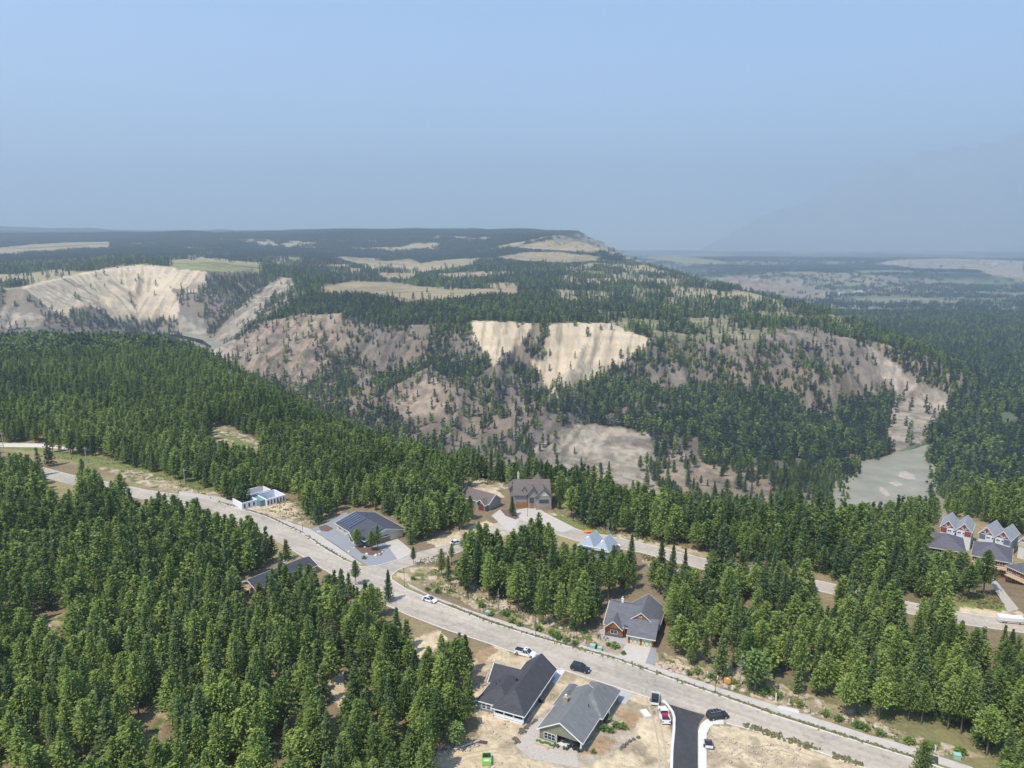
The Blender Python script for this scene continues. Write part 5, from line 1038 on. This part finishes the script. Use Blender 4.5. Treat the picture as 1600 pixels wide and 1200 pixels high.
for i, (k, h, r) in enumerate(SPEC):
    cb = {'pine': .24, 'fir': .10, 'aspen': .22}[k]
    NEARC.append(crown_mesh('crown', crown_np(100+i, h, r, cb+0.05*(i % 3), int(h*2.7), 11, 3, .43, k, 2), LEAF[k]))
    tb = trunk_mb(h, .19 if k != 'aspen' else .1, seed=i); me = bpy.data.meshes.new('trunk'); me.from_pydata(tb.v, [], tb.f); me.materials.append(BARK if k != 'aspen' else GREYBARK); NEART.append(me)
protos = bpy.data.collections.new('forest_kinds')
PROTO_N = 0
def proto(arr, m, h, r, seed):
    global PROTO_N
    V, Fc, lv = arr; n = 5
    z = np.array([-.4, h*.9]); tr = np.array([[r*(1 if k == 0 else .2)*math.cos(6.283*i/n), r*(1 if k == 0 else .2)*math.sin(6.283*i/n), z[k]] for k in range(2) for i in range(n)])
    b = len(V); V2 = np.concatenate([V, tr]); F2 = np.concatenate([Fc, np.array([[b+i, b+(i+1) % n, b+n+(i+1) % n, b+n+i] for i in range(n)])])
    me = mesh_np('kind_%02d' % PROTO_N, V2, F2, m); me.materials.append(BARK)
    mi = np.zeros(len(F2), 'i4'); mi[len(Fc):] = 1; me.polygons.foreach_set('material_index', mi)
    at = me.attributes.new('lv', 'FLOAT', 'POINT'); at.data.foreach_set('value', np.concatenate([lv, np.zeros(2*n)]).astype('f4'))
    o = bpy.data.objects.new('kind_%02d' % PROTO_N, me); protos.objects.link(o); PROTO_N += 1; return PROTO_N-1
# middle distance and far kinds
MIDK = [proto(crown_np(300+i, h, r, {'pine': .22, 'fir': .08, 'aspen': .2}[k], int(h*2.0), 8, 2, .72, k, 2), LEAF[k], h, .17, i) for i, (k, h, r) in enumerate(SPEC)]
FARK = [proto(crown_np(400+i, h, r, {'pine': .18, 'fir': .05, 'aspen': .2}[k], int(h*1.1), 5, 1, 1.45, k, 2), FAR_HAZE_LEAF if k == 'fir' else LEAF[k], h, .2, i) for i, (k, h, r) in enumerate(SPEC)]
def clump_arr(seed):
    g = np.random.default_rng(seed); Vs = []; Fs = []; Ls = []; b = 0
    for k in range(9):
        V, Fc, lv = crown_np(seed*31+k, g.uniform(11, 17), g.uniform(2.3, 3), .05, 7, 4, 1, 2.4, 'fir' if k % 2 else 'pine', 1)
        V = V+np.array([g.uniform(-11, 11), g.uniform(-11, 11), 0]); Vs.append(V); Fs.append(Fc+b); Ls.append(lv); b += len(V)
    return np.concatenate(Vs), np.concatenate(Fs), np.concatenate(Ls)
SNAG = PROTO_N; _sn = trunk_mb(9, .13, True, 5); _me = bpy.data.meshes.new('kind_%02d' % SNAG); _me.from_pydata(_sn.v, [], _sn.f); _me.materials.append(GREYBARK); protos.objects.link(bpy.data.objects.new('kind_%02d' % SNAG, _me)); PROTO_N += 1
CLK = [proto(clump_arr(50+i), FAR_HAZE_LEAF, 12, .2, i) for i in range(3)]

def clear_mask(x, y):
    m = np.zeros(x.shape, bool)
    for p in CLEAR: m |= pip(x, y, p)
    return m
def density(x, y, z):
    iA = pip(x, y, A_POLY); iC = pip(x, y, C_POLY); dC, sC = pldist(x, y, C_POLY, True)
    px, py, dep = project(x, y, z)
    d = np.ones(x.shape)
    # canyon side of the mesa: strings of trees down the spurs
    s = fbm(sC/30, dC/120, 301, 3); s2 = fbm(x/24, y/24, 302, 3); gg = np.abs(vnoise(sC/125+3.1, dC/420+0.3*vnoise(x/60, y/60, 8), 5)*2-1)
    slope = (~iC)&(~iA)&(y > 470)&(dC < 640)&(px < 1500)&(dep < 2300)&((x < 450)|(z > RIVER_Z+10))
    cover = sst(.40, .58, s*.40+s2*.40+gg*.22)*.85+.10
    cover = np.where(px < 520, cover*.5, np.where(px > 960, np.minimum(cover*1.08+.04, .95), cover))
    for p in WOOD_PX: cover = np.where(pip(px+(s2-.5)*30, py+(s-.5)*24, p), np.maximum(cover, .64), cover)
    d = np.where(slope, cover, d)
    # open woods on the mesa
    op = iC&(px > 880)&(px < 1330)&(py < 540)&(dep < 2700)
    d = np.where(op, .05+.75*sst(.46, .60, fbm(x/38, y/38, 303, 3)), d)
    d = np.where(iC&(dep > 1300)&(dep < 2900)&~op, .35+.6*sst(.38, .48, fbm(x/70, y/70, 304)), d)
    d = np.where(iC&(y > 1450)&(y < 4300)&(fbm(x/150, y/150, 330, 3) > .60), .05, d)
    d = np.where(iA&(y < 450), .80+.2*sst(.35, .5, fbm(x/14, y/14, 305)), d)
    for p in THIN: d = np.where(pip(x, y, p), .33, d)
    pi = patch_of(x, y, z); d = np.where(pi >= 0, np.where(y < 1000, .03, .012), d)
    for i, pt in enumerate(PATCH):
        if pt[0] in (PINK, GREY): d = np.where(pi == i, .10, d)
    d = np.where(clear_mask(x, y), 0, d)
    dR, _ = pldist(x, y, RIVER); d = np.where((dR < 28*(1-.74*sst(672, 760, y)))&(z < RIVER_Z+30)&(y*np.where(x < 0, .5, 1) < 1000), 0, d)
    return d
def scatter(r0, r1, s, seed, amax=44):
    g = np.random.default_rng(seed); xm = r1*math.sin(R_(amax))
    gx, gy = np.meshgrid(np.arange(-xm, xm, s), np.arange(r0*math.cos(R_(amax))*0.9, r1, s)); gx = gx.ravel(); gy = gy.ravel()
    x = gx+g.uniform(-.46, .46, gx.size)*s; y = gy+g.uniform(-.46, .46, gx.size)*s
    r = np.hypot(x, y); k = (r >= r0)&(r < r1)&(np.abs(np.arctan2(x, y)) < R_(amax)); x, y = x[k], y[k]
    z = ground_z(x, y); k = g.random(x.size) < density(x, y, z); x, y, z = x[k], y[k], z[k]
    return x, y, z, g
# trees that stand alone in the photograph (px of the trunk foot, kind, scale)
T = []   # rows: x y z proto-spec scale rot tint
def addtrees(x, y, z, g, lo, hi):
    n = len(x)
    nn = fbm(x/60, y/60, 311, 3); firp = .22+.35*sst(.5, .6, nn); firp = np.where(y > 450, .6, firp); u = g.random(n)
    kind = np.where(u < firp, 1, 0); kind = np.where(g.random(n) < np.where(y < 450, .035, .012), 2, kind)
    spec = np.where(kind == 1, 6+g.integers(0, 4, n), np.where(kind == 2, 10+g.integers(0, 2, n), g.integers(0, 6, n)))
    sc_ = g.uniform(lo, hi, n)*np.where(g.random(n) < .12, .7, 1)
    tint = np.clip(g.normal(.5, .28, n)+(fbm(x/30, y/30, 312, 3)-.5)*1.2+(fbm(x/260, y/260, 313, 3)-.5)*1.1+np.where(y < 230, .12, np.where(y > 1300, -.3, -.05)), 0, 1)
    return np.stack([x, y, z, spec, sc_, g.uniform(0, 6.28, n), tint], -1)
x, y, z, g = scatter(95, 450, 3.25, 1); TN = addtrees(x, y, z, g, .58, 1.06)
def seen_free(T):
    bad = np.zeros(len(T), bool); hh = np.array([q[1] for q in SPEC])[T[:, 3].astype(int)]*T[:, 4]
    for fr, wd in ((1.0, 0), (.8, 1.0), (.55, 1.7), (.35, 1.7), (.1, .2)):
        for sd in ((0,) if wd == 0 else (-wd, 0, wd)):
            px, py, _ = project(T[:, 0]+sd, T[:, 1], T[:, 2]+hh*fr)
            for p in OPEN_PX: bad |= pip(px, py, p)
    return ~bad
TN = TN[seen_free(TN)]
x, y, z, g = scatter(450, 1450, 4.6, 2); TM = addtrees(x, y, z, g, .7, 1.1)
TM = TM[seen_free(TM)]; k = (TM[:, 1] > 500)&(TM[:, 0] > 100)&(TM[:, 2] < -100); TM[k, 4] *= 1.25
x, y, z, g = scatter(1450, 2700, 6.6, 3); TF = addtrees(x, y, z, g, .85, 1.3); _o = OPEN_PX; OPEN_PX = FIELD_PX; TF = TF[seen_free(TF)|(g.random(len(TF)) < .06)]
x, y, z, g = scatter(2700, 8500, 21, 4, 40); TX = addtrees(x, y, z, g, .8, 1.15); TX = TX[seen_free(TX)]; OPEN_PX = _o
k = (pip(TX[:, 0], TX[:, 1], C_POLY))|(np.random.default_rng(3).random(len(TX)) < .36); TX = TX[k]
k = ~((~pip(TX[:, 0], TX[:, 1], C_POLY))&(fbm(TX[:, 0]/400, TX[:, 1]/150, 92, 3) > .56)); TX = TX[k]
print('trees', len(TN), len(TM), len(TF), len(TX))
def put_forest():
    # the trees that show largest are things of their own
    px, py, dep = project(TN[:, 0], TN[:, 1], TN[:, 2]+6)
    inf = (px > -25)&(px < 1625)&(py < 1235); kinds = np.where(TN[:, 3] < 6, 0, np.where(TN[:, 3] < 10, 1, 2))
    size = TN[:, 4]/dep; lone = np.zeros(len(TN), bool)
    pick = np.zeros(len(TN), bool)
    for kd, lim in ((0, 290), (1, 150), (2, 40)):
        ids = np.where(inf&(kinds == kd))[0]; ids = ids[np.argsort(-size[ids])][:lim]; pick[ids] = True
    single_trees(TN[pick], px[pick], py[pick], kinds[pick])
    rest = [TN[~pick]]; far = [TM, TF, TX]
    rows = np.concatenate([rest[0], TM, TF, TX])
    idx = np.concatenate([np.array(MIDK)[rest[0][:, 3].astype(int)], np.where(np.hypot(TM[:, 0], TM[:, 1]) < 750, np.array(MIDK)[TM[:, 3].astype(int)], np.array(FARK)[TM[:, 3].astype(int)]),
                          np.array(FARK)[TF[:, 3].astype(int)], np.array(CLK)[(TX[:, 3].astype(int)) % 3]]).astype('i4')
    q = np.random.default_rng(77).random(len(rows)); idx[(q < .012)&(np.hypot(rows[:, 0], rows[:, 1]) < 1400)] = SNAG
    me = bpy.data.meshes.new('forest'); n = len(rows); me.vertices.add(n); me.vertices.foreach_set('co', rows[:, :3].astype('f4').ravel())
    for nm, arr in (('rz', rows[:, 5]), ('scl', rows[:, 4]), ('tint', rows[:, 6]), ('wid', rows[:, 4]*np.where(idx >= min(CLK), 1, np.random.default_rng(9).uniform(.72, 1.25, n)))):
        at = me.attributes.new(nm, 'FLOAT', 'POINT'); at.data.foreach_set('value', arr.astype('f4'))
    at = me.attributes.new('kid', 'INT', 'POINT'); at.data.foreach_set('value', idx)
    fo = bpy.data.objects.new('forest', me); link(fo); fo['kind'] = 'stuff'; fo['label'] = 'dense conifer forest spreading over the plateau and canyon slopes'
    ng = bpy.data.node_groups.new('forest_scatter', 'GeometryNodeTree')
    ng.interface.new_socket('Geometry', in_out='INPUT', socket_type='NodeSocketGeometry'); ng.interface.new_socket('Geometry', in_out='OUTPUT', socket_type='NodeSocketGeometry')
    N = ng.nodes.new; L = ng.links.new
    gi = N('NodeGroupInput'); go = N('NodeGroupOutput'); ip = N('GeometryNodeInstanceOnPoints'); ci = N('GeometryNodeCollectionInfo')
    ci.inputs['Collection'].default_value = protos; ci.inputs['Separate Children'].default_value = True; ci.inputs['Reset Children'].default_value = True
    def at_(nm, ty):
        a = N('GeometryNodeInputNamedAttribute'); a.data_type = ty; a.inputs['Name'].default_value = nm; return a.outputs['Attribute']
    L(gi.outputs[0], ip.inputs['Points']); L(ci.outputs[0], ip.inputs['Instance']); ip.inputs['Pick Instance'].default_value = True
    L(at_('kid', 'INT'), ip.inputs['Instance Index'])
    cx = N('ShaderNodeCombineXYZ'); L(at_('rz', 'FLOAT'), cx.inputs[2]); L(cx.outputs[0], ip.inputs['Rotation'])
    wv = N('ShaderNodeCombineXYZ'); L(at_('wid', 'FLOAT'), wv.inputs[0]); L(at_('wid', 'FLOAT'), wv.inputs[1]); L(at_('scl', 'FLOAT'), wv.inputs[2]); L(wv.outputs[0], ip.inputs['Scale']); L(ip.outputs[0], go.inputs[0])
    md = fo.modifiers.new('scatter', 'NODES'); md.node_group = ng
KN = ['pine_tree', 'fir_tree', 'aspen_tree']; KW = ['pine', 'fir', 'leafy tree']
ZONES = [  # (px0, px1, py0, py1, phrase)
 (0, 110, 1120, 1300, 'at the bottom left corner of the photo'), (110, 260, 1120, 1300, 'on the bottom edge right of the left corner'), (260, 400, 1120, 1300, 'on the bottom edge left of the sandy gap'),
 (400, 540, 1120, 1300, 'on the bottom edge just below the sandy gap'), (540, 700, 1120, 1300, 'on the bottom edge beside the rubble and logs'),
 (0, 130, 1030, 1120, 'near the left edge, second block above the bottom'), (130, 270, 1030, 1120, 'around the small brown glades at lower left'), (270, 400, 1030, 1120, 'halfway between the brown glades and sandy gap'),
 (400, 540, 1030, 1120, 'left of the pale sandy gap in the forest'), (540, 660, 1030, 1120, 'between the sandy gap and the bare lot'), (660, 770, 1030, 1180, 'at the forest edge facing the charcoal roofed house'),
 (0, 130, 950, 1030, 'by the small grassy glade near the left edge'), (130, 280, 950, 1030, 'in the left forest below the half hidden house'), (280, 420, 950, 1030, 'in the left forest directly below the half hidden roof'),
 (420, 540, 950, 1030, 'in the forest below the junction, left part'), (540, 660, 950, 1030, 'in the forest below the junction beside the street'), (660, 770, 950, 1030, 'at the forest tip pointing at the white pickup'),
 (0, 250, 800, 950, 'high on the left slope above the grassy glade'), (250, 460, 800, 950, 'around the half hidden dark roofed house'), (460, 660, 860, 950, 'on the street edge opposite the solar panelled house'),
 (600, 800, 840, 990, 'in the open grove right of the junction'), (800, 960, 840, 1010, 'in the grove left of the orange gabled cabin'), (930, 1050, 860, 1010, 'behind or beside the orange gabled cabin'),
 (1030, 1160, 900, 1080, 'right of the cabin above the orange sign'), (1160, 1260, 900, 1110, 'behind the concrete barrier right of the orange sign'), (1260, 1360, 900, 1150, 'above the lower right pavement, middle stretch'),
 (1360, 1460, 900, 1170, 'above the lower right pavement, right stretch'), (1460, 1650, 1000, 1300, 'in the bottom right corner wood'), (1460, 1650, 900, 1000, 'below the white box trailer at the right edge'), (1000, 1460, 780, 900, 'behind the upper street at the right'),
 (700, 1650, 1150, 1300, 'beside the lower right road at the bottom edge')]
def zone(px, py):
    for a, b, c, d, t in ZONES:
        if a <= px < b and c <= py < d: return t
    return 'in the near forest beyond the clearings'
def tone(t, kd):
    if kd == 2: return 'pale green'
    return 'dark green' if t < .28 else 'mid green' if t < .55 else 'bright green' if t < .8 else 'yellow green'
def one_tree(kd, sp, x, y, z, s, rz, tint, label, group):
    u = rnd.uniform(.76, 1.22); e = empty(KN[kd], (x, y, z), rz); e.scale = (s*u, s*u, s*(1.06-.06*u))
    for nm, me in (('crown', NEARC[sp]), ('trunk', NEART[sp])):
        o = bpy.data.objects.new(nm, me); o['tint'] = float(tint); link(o, e)
    tag(e, label, 'tree', group); return e
def single_trees(rows, px, py, kinds):
    pxb, pyb, _ = project(rows[:, 0], rows[:, 1], rows[:, 2])
    keys = {}
    for i, r in enumerate(rows):
        kd = int(kinds[i]); keys.setdefault((tone(r[6], kd), KW[kd], zone(pxb[i], pyb[i])), []).append(i)
    ORD = ['leftmost', 'second', 'third', 'fourth', 'fifth', 'sixth', 'seventh', 'eighth', 'ninth', 'tenth', 'eleventh', 'twelfth']
    for (tn, kw, zt), ids in keys.items():
        ids.sort(key=lambda i: pxb[i])
        for n, i in enumerate(ids):
            r = rows[i]; kd = int(kinds[i]); sp = int(r[3]); hgt = SPEC[sp][1]*r[4]
            if len(ids) == 1: lb = '%s %s %s %s' % ('tall' if hgt > 11.5 else 'short' if hgt < 8.5 else 'middling', tn, kw, zt)
            elif n >= 12: lb = 'one of many %s %ss %s' % (tn, kw, zt)
            elif n == len(ids)-1: lb = 'rightmost %s %s %s' % (tn, kw, zt)
            else: lb = ('%s %s %s %s' if n == 0 else '%s %s %s from left, %s') % (ORD[n], tn, kw, zt)
            one_tree(kd, sp, r[0], r[1], r[2], r[4], r[5], r[6], lb, '%ss %s' % (kw, zt))
SOLO = [(0, 2, 558, 855, .62, .45, 'thin pine at left end of the mulch island by the solar house'), (0, 3, 581, 860, .55, .3, 'middle pine on the mulch island by the solar house'), (0, 0, 590, 858, .72, .4, 'dark full pine at right end of the mulch island by the solar house'),
 (0, 5, 646, 883, .55, .2, 'lone small pine at the junction corner'), (0, 5, 556, 914, .7, .25, 'thin pine leaning over the street below the junction'), (1, 6, 607, 940, .72, .15, 'tall pointed fir below the junction rising against the road'),
 (1, 9, 896, 985, .62, .5, 'small round fir alone on the slope left of the cabin'), (2, 10, 1179, 1082, 1.25, .75, 'pale leafy tree with bare white stem by the dead snag'), (1, 7, 801, 806, .7, .05, 'dark spruce in the mulch bed of the large house'),
 (0, 0, 735, 812, .8, .2, 'pine left of the low garage building drive'), (0, 4, 1436, 1250, .85, .3, 'dark pine top rising from bottom edge over the lower road'), (0, 1, 648, 1222, .9, .45, 'bright pine at the bottom edge left of the sandy lot'),
 (1, 6, 1033, 905, .95, .25, 'slender fir behind the cabin roof, left one of three'), (1, 8, 1049, 908, .8, .3, 'slender fir behind the cabin roof, middle one of three'), (1, 6, 1070, 905, .75, .1, 'open dark fir standing alone below the upper street'),
 (1, 8, 985, 893, .85, .35, 'tall fir right of the blue gabled building'), (0, 2, 1513, 935, 1.0, .1, 'pine with bare trunk before the dark roofed townhouses'), (0, 4, 1537, 925, 1.0, .1, 'pine nearest the gravel track by the townhouses'),
 (0, 2, 727, 870, .8, .4, 'tall pine hiding the end of the parked white car'), (0, 5, 706, 880, .6, .5, 'small pine in front of the parked white car'), (0, 3, 690, 900, .7, .5, 'round pine at the left of the open grove'), (2, 11, 745, 757, .8, .7, 'small pale leafy tree behind the low garage building'),
 (1, 9, 33*25-24, 812, .01, .5, '')]
SOLO = [s for s in SOLO if s[6]]
put_forest()
for kd, sp, px_, py_, s_, ti, lb in SOLO:
    x_, y_ = P(px_, py_); one_tree(kd, sp, x_, y_, 0 if px_ < 1500 else float(ground_z(x_, y_)), s_, rnd.uniform(0, 6), ti, lb, None)
for px_, py_, h_, lb in ((1156, 1072, 9.5, 'grey dead tree beside the pale leafy tree above the pavement'), (779, 958, 7.5, 'grey leafless tree on the rubble bank right of the junction'), (950, 838, 6, 'grey leafless tree behind the upper street')):
    x_, y_ = P(px_, py_); e = empty('dead_tree', (x_, y_, 0), 0, lb, 'dead tree', 'dead trees'); trunk_mb(h_, .13, True, int(px_)).build('trunk', GREYBARK, e)
SHM = []
for i in range(4):
    V_, F_, l_ = crown_np(700+i, 1.5, 1.15, .03, 5, 9, 3, .40, 'aspen', 2); SHM.append(crown_mesh('shrub', (V_, F_, l_), ASPEN_LEAF if i % 2 else PINE_LEAF))
SH = [(948,1126,1.5,'round dark green shrub beside the white propane tank'), (962,1136,1.3,'round green shrub in the middle of the grey house side bed'), (973,1138,1.4,'round green shrub at the right of the grey house side bed'), (943,1141,1.3,'wide dark shrub at the left of the grey house side bed'), (955,1144,1.1,'low dark shrub below the round shrubs of the side bed'),
 (927,1176,.9,'small green shrub on the brown mulch below the grey house'), (961,1012,1.7,'dark green shrub in the cabin garden'), (974,1022,1.0,'bright green round shrub beside the cabin drive'), (951,1009,1.0,'low shrub at left in the cabin garden'), (569,873,1.1,'green shrub at the front of the mulch island'), (1146,1070,1.6,'bright green shrub right of the orange notice sign'),
 (1111,1060,1.5,'green shrub between white post and orange sign'), (609,1178,.0,'')]
SH += [(px_, py_, s_, 'dark roadside shrub on the verge between junction and cabin') for px_, py_, s_ in ((668,922,1),(684,926,1.3),(752,948,1.4),(765,962,1.2),(790,962,1.3),(800,972,1.4),(812,978,1.1),(862,992,1.5),(872,998,1.6),(885,1003,1.3),(898,1008,1.2),(842,985,1.2),(645,905,1.0),(930,1010,.8))]
SH += [(px_, py_, s_, 'green roadside shrub on the bank beyond the lower right pavement') for px_, py_, s_ in ((1076,1054,1),(1090,1052,1.2),(1190,1085,1.3),(1203,1083,1.4),(1216,1090,1.2),(1250,1103,1),(1290,1118,1.2),(1310,1126,1.2),(1340,1136,1.3),(1352,1140,1.1),(1375,1148,1.2),(1420,1160,1.2),(1450,1168,1.3),(1500,1178,1.4))]
for k, (px_, py_, s_, lb) in enumerate(SH):
    if not s_: continue
    s_ *= .8 if 'roadside' in lb else .68
    x_, y_ = P(px_, py_); o = bpy.data.objects.new('shrub', SHM[k % 4]); link(o); o.location = (x_, y_, 0); o.scale = (s_, s_, s_*.8); o.rotation_euler.z = k; o['tint'] = .2+.5*rnd.random(); tag(o, lb, 'shrub', 'roadside shrubs' if 'roadside' in lb else 'garden shrubs')
# ------------------------------------------------------------------ haze: one closed box of even pale air
m = bpy.data.materials.new('haze_air'); m.use_nodes = True; t = m.node_tree; t.nodes.clear()
o_ = t.nodes.new('ShaderNodeOutputMaterial'); v_ = t.nodes.new('ShaderNodeVolumePrincipled')
v_.inputs['Color'].default_value = (.585, .70, .81, 1); v_.inputs['Density'].default_value = 0.000155; v_.inputs['Anisotropy'].default_value = 0.25
t.links.new(v_.outputs[0], o_.inputs['Volume'])
hz = MB().box(-23000, 23000, -600, 25000, -260, 2600).build('haze', m); hz['kind'] = 'stuff'; hz['label'] = 'pale smoky haze filling the valley air'
